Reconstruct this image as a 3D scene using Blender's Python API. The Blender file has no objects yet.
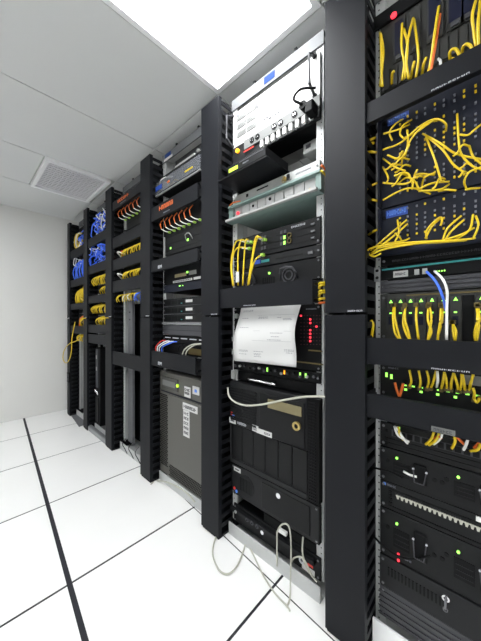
import bpy, bmesh, math, random
from mathutils import Vector
random.seed(7)
scene = bpy.context.scene
COL = scene.collection
# ---------------------------------------------------------------- camera
F_PX, YAW, CAM_H = 270.0, math.radians(46.58), 1.053
CX, CY = 240.5, 320.5
cs, sn = math.cos(YAW), math.sin(YAW)
cam_data = bpy.data.cameras.new('camera')
cam_data.sensor_fit = 'HORIZONTAL'; cam_data.sensor_width = 36.0
cam_data.lens = F_PX / 481.0 * 36.0
cam_data.clip_start = 0.02
cam = bpy.data.objects.new('camera', cam_data); COL.objects.link(cam)
cam.location = (0, 0, CAM_H)
cam.rotation_euler = Vector((-cs, sn, 0)).to_track_quat('-Z', 'Y').to_euler()
scene.camera = cam
# ---------------------------------------------------------------- world, exposure (the light comes from the ceiling panels)
world = bpy.data.worlds.new('world'); scene.world = world; world.use_nodes = True
world.node_tree.nodes['Background'].inputs[0].default_value = (0.75, 0.8, 0.9, 1)
world.node_tree.nodes['Background'].inputs[1].default_value = 0.02
scene.view_settings.view_transform = 'Standard'; scene.view_settings.look = 'None'
scene.view_settings.gamma = 1.0; scene.view_settings.use_curve_mapping = False
scene.view_settings.exposure = 0.0
PANEL_POWER = 16.0
scene.cycles.max_bounces = 8; scene.cycles.diffuse_bounces = 5
# ---------------------------------------------------------------- helpers
def on_y(px, py, y):
    u = (px - CX) / F_PX; v = -(py - CY) / F_PX
    r = (-cs + u * sn, sn + u * cs, v); t = y / r[1]
    return Vector((r[0] * t, y, CAM_H + r[2] * t))
def on_z(px, py, z):
    u = (px - CX) / F_PX; v = -(py - CY) / F_PX
    r = (-cs + u * sn, sn + u * cs, v); t = (z - CAM_H) / r[2]
    return Vector((r[0] * t, r[1] * t, z))

def mat(name, color, rough=0.5, metal=0.0, noise=0.06, scale=40.0, bump=0.0, emit=None, strength=0.0, alpha=1.0, spec=0.5, trans=0.0):
    m = bpy.data.materials.new(name); m.use_nodes = True
    nt = m.node_tree; b = nt.nodes['Principled BSDF']
    b.inputs['Roughness'].default_value = rough; b.inputs['Metallic'].default_value = metal
    b.inputs['Specular IOR Level'].default_value = spec
    tc = nt.nodes.new('ShaderNodeTexCoord')
    nz = nt.nodes.new('ShaderNodeTexNoise'); nz.inputs['Scale'].default_value = scale; nz.inputs['Detail'].default_value = 4
    nt.links.new(tc.outputs['Object'], nz.inputs['Vector'])
    mx = nt.nodes.new('ShaderNodeMix'); mx.data_type = 'RGBA'
    c = color
    mx.inputs[6].default_value = tuple(max(0, v * (1 - noise)) for v in c) + (1,)
    mx.inputs[7].default_value = tuple(min(1, v * (1 + noise)) for v in c) + (1,)
    nt.links.new(nz.outputs['Fac'], mx.inputs[0]); nt.links.new(mx.outputs[2], b.inputs['Base Color'])
    if bump:
        bp = nt.nodes.new('ShaderNodeBump'); bp.inputs['Strength'].default_value = bump; bp.inputs['Distance'].default_value = 0.002
        nt.links.new(nz.outputs['Fac'], bp.inputs['Height']); nt.links.new(bp.outputs['Normal'], b.inputs['Normal'])
    if emit:
        b.inputs['Emission Color'].default_value = tuple(emit) + (1,); b.inputs['Emission Strength'].default_value = strength
    if alpha < 1: b.inputs['Alpha'].default_value = alpha
    if trans: b.inputs['Transmission Weight'].default_value = trans
    return m

M = dict(
    black=mat('black_painted_steel', (0.0055, 0.0060, 0.0078), 0.5, 0, .12, 60, .05, spec=.22),
    cover=mat('black_satin_cover', (0.0062, 0.0070, 0.0094), 0.55, 0, .10, 12, spec=.18),
    dark=mat('matt_black_plastic', (0.0025, 0.0028, 0.0034), 0.6, spec=.15),
    device=mat('charcoal_device_face', (0.0045, 0.005, 0.0058), 0.5, 0, .15, 80, spec=.22),
    device_hi=mat('dark_grey_device_face', (0.0080, 0.0086, 0.0098), 0.5, 0, .15, 80, spec=.25),
    slate=mat('slate_blue_panel', (0.012, 0.0145, 0.025), 0.6, 0, .12, 50, spec=.2),
    bladegrey=mat('grey_blade_face', (0.036, 0.037, 0.035), 0.55, 0, .15, 60, spec=.25),
    rail=mat('pale_rail_paint', (0.52, 0.53, 0.53), 0.45, 0.1, .06, 60),
    alu=mat('brushed_aluminium', (0.30, 0.31, 0.32), 0.42, 0.55, .08, 90),
    steel=mat('galvanised_steel', (0.15, 0.155, 0.165), 0.55, 0.25, .15, 30),
    chrome=mat('chrome', (0.75, 0.75, 0.77), 0.18, 0.95, .04),
    white_dev=mat('white_device_paint', (0.50, 0.50, 0.49), 0.45, 0, .03),
    silver_dev=mat('silver_device_paint', (0.36, 0.37, 0.36), 0.4, 0.15, .06),
    mint=mat('mint_green_paint', (0.20, 0.28, 0.26), 0.45, 0, .08),
    module=mat('pale_module_face', (0.38, 0.38, 0.375), 0.5, 0, .06),
    vent=mat('grey_vent_slots', (0.15, 0.155, 0.15), 0.6),
    greybar=mat('mid_grey_paint', (0.040, 0.041, 0.048), 0.5, 0, .08),
    tower=mat('warm_grey_server_plastic', (0.085, 0.083, 0.074), 0.5, 0, .07, 120),
    tower_lo=mat('darker_warm_grey_plastic', (0.055, 0.054, 0.05), 0.55, 0, .1, 120),
    beige=mat('beige_plastic', (0.20, 0.17, 0.085), 0.5, 0, .06),
    yellow=mat('yellow_cord', (0.72, 0.52, 0.010), 0.4, 0, .08),
    blue=mat('blue_cord', (0.06, 0.18, 0.95), 0.4, 0, .1),
    white=mat('white_plastic', (0.80, 0.80, 0.78), 0.45, 0, .03),
    cream=mat('cream_cord', (0.46, 0.46, 0.39), 0.45, 0, .05),
    orange=mat('orange_cord', (0.75, 0.15, 0.02), 0.4, 0, .08),
    red=mat('red_plastic', (0.75, 0.04, 0.03), 0.4),
    green=mat('green_plug', (0.35, 0.60, 0.08), 0.45),
    teal=mat('teal_stripe', (0.02, 0.22, 0.22), 0.45),
    brass=mat('brass_lock', (0.5, 0.38, 0.14), 0.3, 0.8, .08),
    sticker_blue=mat('deep_blue_sticker', (0.004, 0.03, 0.16), 0.6, 0, .05, spec=.1),
    topbar=mat('grey_top_bar', (0.11, 0.115, 0.12), 0.6, 0.2, .08, 50),
    label_blue=mat('blue_label', (0.012, 0.06, 0.36), 0.5, 0, .05),
    label_ink=mat('pale_blue_ink', (0.10, 0.25, 0.75), 0.5),
    ink=mat('dark_print', (0.05, 0.05, 0.06), 0.6),
    inkgrey=mat('grey_print', (0.16, 0.17, 0.20), 0.6),
    paint_white=mat('white_print', (0.5, 0.51, 0.55), 0.5),
    orange_print=mat('orange_print', (0.75, 0.14, 0.02), 0.5),
    paper=mat('white_paper', (0.58, 0.58, 0.575), 0.75, 0, .02, 20),
    window=mat('dark_blue_module_window', (0.004, 0.006, 0.022), 0.5, spec=.2),
    tile=mat('white_floor_tile', (0.86, 0.86, 0.85), 0.32, 0, .02, 6),
    seam=mat('dark_floor_seam', (0.012, 0.012, 0.018), 0.7),
    wallp=mat('off_white_wall_paint', (0.70, 0.70, 0.68), 0.75, 0, .015, 3, .02),
    ceil=mat('white_ceiling_panel', (0.66, 0.67, 0.67), 0.7, 0, .015, 3),
    ceilgrid=mat('pale_ceiling_joint', (0.50, 0.52, 0.49), 0.7),
    trim=mat('white_trim', (0.86, 0.87, 0.88), 0.45, 0, .02),
    grille=mat('white_grille', (0.72, 0.72, 0.74), 0.45, 0, .03),
    ductdark=mat('grey_duct', (0.07, 0.065, 0.09), 0.6),
    clear=mat('clear_plastic', (0.16, 0.17, 0.19), 0.25, 0, .05, 30, alpha=0.55),
    gold=mat('dull_gold_strip', (0.12, 0.09, 0.03), 0.45, 0.4),
    led_g=mat('green_led', (0.3, 0.8, 0.1), 0.4, emit=(0.35, 1.0, 0.12), strength=1.6),
    led_r=mat('red_led', (0.9, 0.05, 0.05), 0.4, emit=(1.0, 0.03, 0.06), strength=1.6),
    led_rd=mat('unlit_red_led', (0.10, 0.008, 0.02), 0.5),
    led_o=mat('orange_lamp', (0.95, 0.45, 0.02), 0.4, emit=(1.0, 0.4, 0.02), strength=1.3),
    lcd=mat('yellow_green_lcd', (0.5, 0.8, 0.05), 0.4, emit=(0.55, 0.9, 0.04), strength=0.9),
    diffuser=mat('lit_diffuser', (0.9, 0.9, 0.9), 0.6, emit=(0.97, 0.985, 1.0), strength=PANEL_POWER),
)

class MB:
    def __init__(s): s.v = []; s.f = []
    def add(s, vs, fs):
        o = len(s.v); s.v += [tuple(v) for v in vs]; s.f += [tuple(i + o for i in f) for f in fs]; return s
    def box(s, x0, x1, y0, y1, z0, z1):
        return s.add([(x0,y0,z0),(x1,y0,z0),(x1,y1,z0),(x0,y1,z0),(x0,y0,z1),(x1,y0,z1),(x1,y1,z1),(x0,y1,z1)],
                     [(0,3,2,1),(4,5,6,7),(0,1,5,4),(1,2,6,5),(2,3,7,6),(3,0,4,7)])
    def prism_xz(s, pts, y0, y1):
        n = len(pts)
        vs = [(x, y0, z) for x, z in pts] + [(x, y1, z) for x, z in pts]
        fs = [tuple(range(n)), tuple(range(2*n-1, n-1, -1))] + [((i+1) % n, i, i+n, (i+1) % n + n) for i in range(n)]
        return s.add(vs, fs)
    def prism_xy(s, pts, z0, z1):
        n = len(pts)
        vs = [(x, y, z0) for x, y in pts] + [(x, y, z1) for x, y in pts]
        fs = [tuple(range(n-1, -1, -1)), tuple(range(n, 2*n))] + [(i, (i+1) % n, (i+1) % n + n, i+n) for i in range(n)]
        return s.add(vs, fs)
    def disc(s, x, y0, y1, z, r, n=14):            # a short cylinder facing the aisle (axis Y)
        return s.prism_xz([(x + r*math.cos(2*math.pi*i/n), z + r*math.sin(2*math.pi*i/n)) for i in range(n)], y0, y1)
    def ring(s, x, y0, y1, z, r, ri, n=16):
        vs = []; fs = []
        for i in range(n):
            a = 2*math.pi*i/n; c, q = math.cos(a), math.sin(a)
            vs += [(x+r*c, y0, z+r*q), (x+ri*c, y0, z+ri*q), (x+r*c, y1, z+r*q), (x+ri*c, y1, z+ri*q)]
        for i in range(n):
            a = 4*i; b = 4*((i+1) % n)
            fs += [(a, a+1, b+1, b), (a, b, b+2, a+2), (a+1, a+3, b+3, b+1), (a+2, b+2, b+3, a+3)]
        return s.add(vs, fs)
    def tube(s, pts, r, n=6, steps=5):
        P = smooth_path(pts, steps)
        vs = []; fs = []; up = Vector((0.13, 0.21, 0.97))
        for i, p in enumerate(P):
            t = (P[min(i+1, len(P)-1)] - P[max(i-1, 0)]).normalized()
            a = t.cross(up)
            if a.length < 1e-3: a = t.cross(Vector((1, 0, 0)))
            a.normalize(); b = t.cross(a)
            for k in range(n):
                q = 2*math.pi*k/n; vs.append(p + a*(r*math.cos(q)) + b*(r*math.sin(q)))
        for i in range(len(P)-1):
            for k in range(n):
                fs.append((i*n+k, i*n+(k+1) % n, (i+1)*n+(k+1) % n, (i+1)*n+k))
        fs.append(tuple(range(n))); fs.append(tuple(range(len(P)*n-1, (len(P)-1)*n-1, -1)))
        return s.add(vs, fs)

def smooth_path(pts, steps):
    P = [Vector(p) for p in pts]
    if len(P) < 3 or steps <= 1: return P
    Q = [P[0]*2 - P[1]] + P + [P[-1]*2 - P[-2]]; out = []
    for i in range(1, len(Q)-2):
        for k in range(steps):
            t = k/steps; a, b, c, d = Q[i-1:i+3]
            out.append(0.5*((2*b) + (c-a)*t + (2*a-5*b+4*c-d)*t*t + (3*b-a-3*c+d)*t**3))
    out.append(P[-1]); return out

ORG = {}
def tag(o, label=None, cat=None, group=None, kind=None):
    for k, v in (('label', label), ('category', cat), ('group', group), ('kind', kind)):
        if v: o[k] = v
    return o
def mesh_obj(name, mb, m, org=(0, 0, 0), bevel=0.0, smooth=False):
    me = bpy.data.meshes.new(name)
    ox, oy, oz = org
    me.from_pydata([(x-ox, y-oy, z-oz) for x, y, z in mb.v], [], mb.f)
    bm = bmesh.new(); bm.from_mesh(me)
    bmesh.ops.recalc_face_normals(bm, faces=bm.faces)
    if bevel:
        bmesh.ops.bevel(bm, geom=list(bm.edges), offset=bevel, segments=1, affect='EDGES', clamp_overlap=True)
    bm.to_mesh(me); bm.free()
    if smooth:
        for p in me.polygons: p.use_smooth = True
    me.materials.append(m)
    o = bpy.data.objects.new(name, me); COL.objects.link(o)
    return o
def thing(name, label, cat, loc, group=None):
    o = bpy.data.objects.new(name, None); o.empty_display_size = 0.05
    COL.objects.link(o); o.location = loc; ORG[o] = tuple(loc)
    return tag(o, label, cat, group)
def part(name, mb, m, parent, bevel=0.0, smooth=False, kind=None, label=None):
    o = mesh_obj(name, mb, M[m], ORG[parent], bevel, smooth)
    o.parent = parent; ORG[o] = ORG[parent]
    return tag(o, label, None, None, kind)
def solo(name, mb, m, label, cat, group=None, bevel=0.0, smooth=False, org=None):   # a thing that is one mesh
    if org is None: org = mb.v[0]
    o = mesh_obj(name, mb, M[m], org, bevel, smooth); o.location = org; ORG[o] = tuple(org)
    return tag(o, label, cat, group)
def struct(name, mb, m, bevel=0.0):
    o = mesh_obj(name, mb, M[m], (0, 0, 0), bevel); ORG[o] = (0, 0, 0); o['kind'] = 'structure'; return o
def B(*a): return MB().box(*a)
def copies(name, src_mb, m, parent, spots, bevel=0.0):      # alike parts that share one mesh; spots are offsets
    first = None
    for d in spots:
        if first is None:
            first = mesh_obj(name, src_mb, M[m], (0, 0, 0), bevel); o = first
        else:
            o = first.copy(); COL.objects.link(o)
        o.parent = parent; g = ORG[parent]
        o.location = (d[0]-g[0], d[1]-g[1], d[2]-g[2]); ORG[o] = g
def lettering(x0, x1, z0, z1, y, n, seed=1):                # a row of small upright print marks, too small to read
    rnd = random.Random(seed); mb = MB(); w = (x1-x0)/n
    for i in range(n):
        a = x0+i*w; k = rnd.choice((0, 1, 2, 3)); h = z1-z0; t = w*.22
        mb.box(a, a+t, y, y+.0012, z0, z1)
        if k in (0, 1): mb.box(a+t, a+w*.75, y, y+.0012, z1-h*.22, z1)
        if k in (0, 2): mb.box(a+t, a+w*.75, y, y+.0012, z0, z0+h*.22)
        if k in (1, 2): mb.box(a+w*.53, a+w*.75, y, y+.0012, z0, z1)
        if k == 3: mb.box(a+t, a+w*.75, y, y+.0012, z0+h*.4, z0+h*.6)
    return mb
def text_mb(body, x0, z0, y, size):                         # real letters, facing the aisle
    cu = bpy.data.curves.new('t', 'FONT'); cu.body = body; cu.size = size; cu.extrude = 0.0006; cu.resolution_u = 2
    o = bpy.data.objects.new('t', cu); COL.objects.link(o)
    dg = bpy.context.evaluated_depsgraph_get(); me = o.evaluated_get(dg).to_mesh()
    mb = MB().add([(x0+v.co.x, y-v.co.z, z0+v.co.y) for v in me.vertices], [tuple(p.vertices) for p in me.polygons])
    o.evaluated_get(dg).to_mesh_clear(); bpy.data.objects.remove(o); bpy.data.curves.remove(cu)
    return mb
def cord(name, label, group, pts, r, m, cat='cable', n=6, steps=5):
    label = label.replace(' patch cord', ' cord').replace('from the left', 'from left')
    return solo(name, MB().tube(pts, r, n, steps), m, label, cat, group, smooth=True)

ORDW = 'first second third fourth fifth sixth seventh eighth ninth tenth eleventh twelfth thirteenth fourteenth fifteenth sixteenth seventeenth eighteenth nineteenth twentieth'.split()
ORDW += ['twenty-' + w for w in ORDW[:9]] + ['thirtieth'] + ['thirty-' + w for w in 'first second third fourth fifth sixth seventh eighth ninth'.split()] + ['fortieth', 'forty-first', 'forty-second']
def ordinals(xs):
    r = [0]*len(xs)
    for n, i in enumerate(sorted(range(len(xs)), key=lambda i: xs[i])): r[i] = n
    return [ORDW[k] for k in r]
# ================================================================ the room
XL, XR, YF, YB, ZC = -3.70, 2.60, -2.30, 2.10, 2.25
floor = struct('floor', B(XL-.1, XR+.1, YF-.1, YB+.1, -.10, -.0016), 'seam')
xl_ = [XL, -3.125, -2.505, -1.870, -1.238, -0.640, -0.030, .58, 1.19, 1.80, XR]
def seam_y(j, x): return .298 + .61*j + (-1.03 - x)*.0792
for i in range(len(xl_)-1):
    for j in range(-5, 4):
        g0 = .0095 if j == 0 else .0030; g1 = .0095 if j == -1 else .0030
        a, b = xl_[i]+.0052, xl_[i+1]-.0052
        q = []
        for x, jj, g in ((a, j, g0), (b, j, g0), (b, j+1, -g1), (a, j+1, -g1)):
            q.append((x, min(max(seam_y(jj, x)+g, YF), YB)))
        if q[2][1]-q[1][1] < .05: continue
        part('floor_tile', MB().prism_xy(q, -.0016, 0), 'tile', floor)
struct('wall_end', B(XL-.1, XL, YF-.1, YB+.1, -.1, ZC+.1), 'wallp')
struct('wall_right', B(XR, XR+.1, YF-.1, YB+.1, -.1, ZC+.1), 'wallp')
struct('wall_front', B(XL, XR, YF-.1, YF, -.1, ZC+.1), 'wallp')
struct('wall_back', B(XL, XR, YB, YB+.1, -.1, ZC+.1), 'wallp')
# ceiling: backing plus lay-in panels with fine joints, an air grille and light panels let into it
ceiling = struct('ceiling', B(XL, XR, YF, YB, ZC+.014, ZC+.10), 'ceilgrid')
LX0, LX1, LY0, LY1 = -1.062, -.482, -.300, .950          # light panel in view
VX0, VX1, VY0, VY1 = -2.965, -2.390, .455, .915          # air grille
cols = [XL, -2.98, -2.385, -1.735, -1.070, -.475, .16, .78, 1.40, 2.0, XR]
rows = [YF, -1.525, -.305, .958, 1.52, YB]
def ctile(x0, x1, y0, y1):
    part('ceiling_tile', B(x0+.003, x1-.003, y0+.003, y1-.003, ZC, ZC+.014), 'ceil', ceiling)
for i in range(len(cols)-1):
    for j in range(len(rows)-1):
        x0, x1, y0, y1 = cols[i], cols[i+1], rows[j], rows[j+1]
        if (i, j) in ((4, 2), (8, 2), (8, 1), (1, 1)): continue
        if i == 1 and j == 2:
            ctile(x0, x1, y0, VY0-.01); ctile(x0, x1, VY1+.01, y1) if y1-VY1 > .05 else None; continue
        ctile(x0, x1, y0, y1)
def light_panel(x0, x1, y0, y1, label):
    t = thing('ceiling_light', label, 'light', ((x0+x1)/2, (y0+y1)/2, ZC-.006), 'ceiling light panels')
    f = MB(); w = .024
    f.box(x0, x1, y0, y0+w, ZC-.010, ZC+.012); f.box(x0, x1, y1-w, y1, ZC-.010, ZC+.012)
    f.box(x0, x0+w, y0+w, y1-w, ZC-.010, ZC+.012); f.box(x1-w, x1, y0+w, y1-w, ZC-.010, ZC+.012)
    part('frame', f, 'trim', t)
    part('diffuser', B(x0+w, x1-w, y0+w, y1-w, ZC-.003, ZC+.008), 'diffuser', t)
light_panel(LX0, LX1, LY0, LY1, 'large lit white ceiling panel above the racks')
light_panel(-2.970, -2.395, -1.520, -.310, 'added unseen lit ceiling panel further from the racks, toward the end wall')  # added out of view to light the end wall and far racks
light_panel(1.41, 1.99, LY0, LY1, 'added unseen lit ceiling panel over the far right end of the room')  # assumed extra light source, out of view
light_panel(1.41, 1.99, -1.525, -.32, 'added unseen lit ceiling panel at the right end away from the racks')  # assumed panel out of view, adds frontal light on the racks
t = thing('air_grille', 'square white slatted air grille in the ceiling near the end wall', 'vent', ((VX0+VX1)/2, (VY0+VY1)/2, ZC-.01))
f = MB(); w = .025
f.box(VX0, VX1, VY0, VY0+w, ZC-.022, ZC+.012); f.box(VX0, VX1, VY1-w, VY1, ZC-.022, ZC+.012)
f.box(VX0, VX0+w, VY0+w, VY1-w, ZC-.022, ZC+.012); f.box(VX1-w, VX1, VY0+w, VY1-w, ZC-.022, ZC+.012)
part('frame', f, 'trim', t)
part('duct_backing', B(VX0+w, VX1-w, VY0+w, VY1-w, ZC+.008, ZC+.012), 'ductdark', t)
n = 15; copies('slat', B(0, .016, 0, VY1-VY0-2*w, -.004, .006), 'grille', t, [(VX0+w+.004+(VX1-VX0-2*w)*i/n, VY0+w, ZC) for i in range(n)])
n = 13; copies('cross_slat', B(0, VX1-VX0-2*w, 0, .004, -.002, .004), 'grille', t, [(VX0+w, VY0+w+.01+(VY1-VY0-2*w)*i/n, ZC) for i in range(n)])

# ================================================================ vertical cable managers (the black posts)
D, H = .863, 2.13
EP = [3.487, 2.935, 2.372, 1.752, 1.092, .421]
WP = [.085, .105, .125, .129, .129, .129]
POST_LABEL = ['narrow black vertical cable manager standing against the end wall',
    'black vertical cable manager between the two racks with blue cords',
    'black vertical cable manager left of the rack with the tall grey plate',
    'black vertical cable manager left of the grey tower server',
    'black slotted vertical cable manager left of the hanging paper sheet',
    'widest nearest black vertical cable manager right of the hanging paper']
def post(k):
    x0, x1 = -EP[k], -EP[k]+WP[k]
    t = thing('vertical_cable_manager', POST_LABEL[k], 'cable manager', ((x0+x1)/2, D+.09, 0), 'black vertical cable managers')
    seam = 1.075
    for z0, z1 in ((.012, seam-.004), (seam+.004, H)):
        c = MB().box(x0, x1, D, D+.006, z0, z1)
        c.box(x0, x0+.003, D+.006, D+.022, z0, z1); c.box(x1-.003, x1, D+.006, D+.022, z0, z1)
        part('cover', c, 'cover', t)
    part('cover_lettering', lettering(x1-.052, x1-.006, seam+.006, seam+.011, D-.0012, 7, k), 'paint_white', t)
    part('back_channel', MB().box(x0+.004, x1-.004, D+.165, D+.17, 0, H-.01).box(x0+.002, x0+.006, D+.10, D+.17, 0, H-.01).box(x1-.006, x1-.002, D+.10, D+.17, 0, H-.01), 'black', t)
    part('centre_spine', B(x0+.02, x1-.02, D+.10, D+.104, 0, H-.01), 'dark', t)
    part('dark_blocker', B((x0+x1)/2-.002, (x0+x1)/2+.002, D+.008, D+.10, .012, H-.012), 'dark', t)  # added dark sheet, keeps the bright wall from showing between the fingers
    part('foot', B(x0+.004, x1-.004, D+.006, D+.17, 0, .012), 'black', t)
    zs = [.05+.0445*i for i in range(47)]
    fg = MB().prism_xy([(-.004, .024), (0, .024), (0, .10), (-.004, .10)], 0, .020)
    fl = MB().prism_xy([(-.004, .088), (.0, .088), (.0, .10), (-.004, .10)], 0, .044)
    if k >= 3:
        copies('finger', fg, 'black', t, [(x1, D, z) for z in zs])
    else:
        a = MB()
        for z in zs: a.box(x1-.004, x1, D+.024, D+.10, z, z+.020)
        part('finger_row', a, 'black', t, kind='stuff')
    a = MB()
    for z in zs: a.box(x0, x0+.004, D+.024, D+.10, z, z+.020)
    part('far_finger_row', a, 'black', t, kind='stuff')
for k in range(6): post(k)

# ================================================================ open aluminium racks between the posts
RY = .960                                    # front of the mounting rails
BAY = []
for k in range(6):
    a = -EP[k]+WP[k]+.002
    b = (-EP[k+1]-.004) if k < 5 else a+.487
    BAY.append((a, min(a+.487, b)))
RACK_LABEL = ['open metal rack against the end wall holding blue and yellow cords',
    'open metal rack with blue cords above and a slim black case below',
    'open metal rack with a tall grey plate standing in it',
    'open metal rack holding the grey tower server',
    'open aluminium rack with a sheet of paper hanging in it',
    'nearest open aluminium rack full of yellow patch cords']
def rack(k):
    a, b = BAY[k]
    t = thing('equipment_rack', RACK_LABEL[k], 'rack', ((a+b)/2, RY+.05, 0), 'open equipment racks in a row')
    for s, x in ((1, a), (-1, b)):
        m = MB()
        m.box(min(x, x+s*.030), max(x, x+s*.030), RY, RY+.004, .06, 2.135)
        m.box(min(x, x+s*.004), max(x, x+s*.004), RY+.004, RY+.075, .06, 2.135)
        m.box(min(x, x+s*.030), max(x, x+s*.030), RY+.071, RY+.075, .06, 2.135)
        u = part('upright', m, 'rail', t)
        h = MB(); xc = x+s*.010
        for i in range(92): h.box(xc-.002, xc+.002, RY-.0006, RY+.001, .075+.02222*i-.002, .075+.02222*i+.002)
        part('mounting_holes', h, 'dark', u, kind='stuff')
    tb = MB().box(a-.002, b+.002, RY-.006, RY-.001, 2.100, 2.152).box(a-.002, b+.002, RY-.001, RY+.045, 2.148, 2.152)
    tb.box(a, b, RY+.076, RY+.080, 2.095, 2.140)
    part('top_bar', tb, 'topbar', t)
    copies('bolt', B(-.006, .006, 0, .016, 0, .045), 'dark', t, [(a+(b-a)*.25, RY+.02, 2.152), (a+(b-a)*.72, RY+.02, 2.152)])
    part('base_angle', MB().box(a, b, RY-.030, RY-.025, 0, .060).box(a, b, RY-.025, RY+.10, 0, .006), 'rail', t)
    part('base_angle', MB().box(a, b, RY+.20, RY+.205, 0, .060).box(a, b, RY+.10, RY+.20, 0, .006), 'alu', t)
for k in range(6): rack(k)

# ---------------------------------------------------------------- shared builders
def bayname(k): return ['the end wall rack', 'the rack second from the end wall', 'the rack with the tall grey plate', 'the grey tower server rack', 'the rack with the hanging paper', 'the nearest rack'][k]
def cable_panel(k, z0, z1, label, letters=None, x1=None, mats='cover'):
    a, b = BAY[k]; b = x1 or b
    t = thing('cable_panel', label, 'cable manager', ((a+b)/2, .92, z0), 'horizontal black cable managers')
    part('cover', MB().box(a, b, .872, .877, z0, z1).box(a, b, .877, .890, z1-.003, z1).box(a, b, .877, .890, z0, z0+.003), mats, t)
    for x in (a+.001, b-.004):
        part('end_bracket', B(x, x+.003, .890, RY-.001, z0+.012, z0+.022), 'black', t); part('end_bracket', B(x, x+.003, .890, RY-.001, z1-.022, z1-.012), 'black', t)
    s0, s1 = CAM_H+(z0-CAM_H)*1.094+.003, CAM_H+(z1-CAM_H)*1.094-.003
    part('back_plate', B(a+.002, b-.002, RY-.006, RY-.001, s0, s1), 'dark', t)
    if letters: letters(t, a, b, z0, z1)
    return t
def device(name, label, cat, k, z0, z1, face='device', body='dark', yf=.950, depth=.30, inset=.0, screws=True, ears=True):
    a, b = BAY[k]
    a += .016; b -= .008
    t = thing(name, label, cat, ((a+b)/2, yf, z0))
    part('faceplate', B(a+inset, b-inset, yf, RY-.001 if yf < RY else yf+.006, z0+.0006, z1-.0006), face, t, bevel=.0012)
    part('chassis', B(a+.018, b-.026, RY, RY+depth, z0+.001, z1-.001), body, t)
    if screws:
        h = z1-z0; zz = [z0+h*.5] if h < .06 else [z0+.012, z1-.012]
        copies('screw', MB().disc(0, -.0025, 0, 0, .0042, 8), 'steel', t, [(x, yf, z) for x in (a+.010, b-.010) for z in zz])
    return t
# ================================================================ rack 4: the one with the hanging paper
A4, B4 = BAY[4]
# stickers on the top bar
s = on_y(269, 73, RY-.007)
solo('sticker', B(s.x-.028, s.x+.030, RY-.0075, RY-.0062, 2.112, 2.142), 'sticker_blue', 'blue sticker on the silver top bar of the rack with the paper', 'sticker')
# white device with carrying handles
t = device('white_rack_unit', 'white rack unit with carrying handles and louvred vents under the top bar', 'equipment', 4, 1.902, 2.072, 'white_dev', 'silver_dev', .946, screws=False)
v0 = A4+.045
for c in range(2):
    for r in range(3):
        x0, z0 = v0+.062*c, 1.940+.040*(2-r)
        p = part('vent', B(x0, x0+.056, .9445, .9462, z0, z0+.026), 'vent', t)
        part('louvre', MB().box(x0, x0+.056, .9432, .9446, z0+.004, z0+.0062).box(x0, x0+.056, .9432, .9446, z0+.011, z0+.0132).box(x0, x0+.056, .9432, .9446, z0+.018, z0+.0202), 'silver_dev', p)
part('lettering', lettering(A4+.205, A4+.300, 1.935, 1.952, .9448, 6, 3), 'ink', t)
part('emblem', lettering(A4+.158, A4+.182, 2.020, 2.042, .9448, 2, 5), 'ink', t)
part('lettering', lettering(A4+.040, A4+.058, 2.048, 2.056, .9448, 3, 8), 'inkgrey', t)
for x in (A4+.012, B4-.030):
    h = part('handle', MB().tube([(x, .946, 1.912), (x, .905, 1.935), (x, .905, 2.045), (x, .946, 2.066)], .0055, 8, 1), 'greybar', t)
    part('handle_base', MB().disc(x, .9435, .946, 1.912, .010, 10).disc(x, .9435, .946, 2.064, .010, 10), 'dark', h)
# power strip with round sockets
t = device('power_strip', 'silver power strip with round black sockets and an orange switch', 'power strip', 4, 1.818, 1.900, 'device_hi', 'dark', .942, .10, screws=False)
part('socket_rail', MB().box(A4+.10, B4-.004, .934, .942, 1.856, 1.898), 'vent', t)
for x in (.150, .182, .275, .308, .375, .430):
    p = part('socket', MB().disc(A4+x, .931, .934, 1.878, .0125, 14), 'dark', t)
    part('socket_contact', B(A4+x-.006, A4+x-.004, .9302, .931, 1.874, 1.882), 'chrome', p); part('socket_contact', B(A4+x+.004, A4+x+.006, .9302, .931, 1.874, 1.882), 'chrome', p)
p = part('switch', MB().disc(A4+.055, .932, .942, 1.872, .010, 12), 'led_o', t, label='orange lit switch')
part('lamp_strip', B(A4+.10, A4+.16, .9325, .934, 1.842, 1.848), 'red', t)
for i in range(9):
    part('cord_clip', B(A4+.20+.030*i, A4+.214+.030*i, .930, .942, 1.822, 1.850), 'white', t)
t = thing('power_plug', 'black plug with a looping cord pushed into the power strip end', 'plug', (A4+.455, .93, 1.83))
part('plug_body', MB().disc(A4+.430, .900, .930, 1.868, .015, 12), 'dark', t)
part('plug_cord', MB().tube([(A4+.430, .900, 1.868), (A4+.402, .885, 1.895), (A4+.430, .888, 1.918), (A4+.478, .915, 1.912)], .0045, 6), 'dark', t, smooth=True)
solo('power_plug', MB().box(A4+.448, A4+.480, .885, .930, 1.815, 1.858), 'dark', 'chunky black adapter plug at the right end of the power strip', 'plug', bevel=.004)
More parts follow.
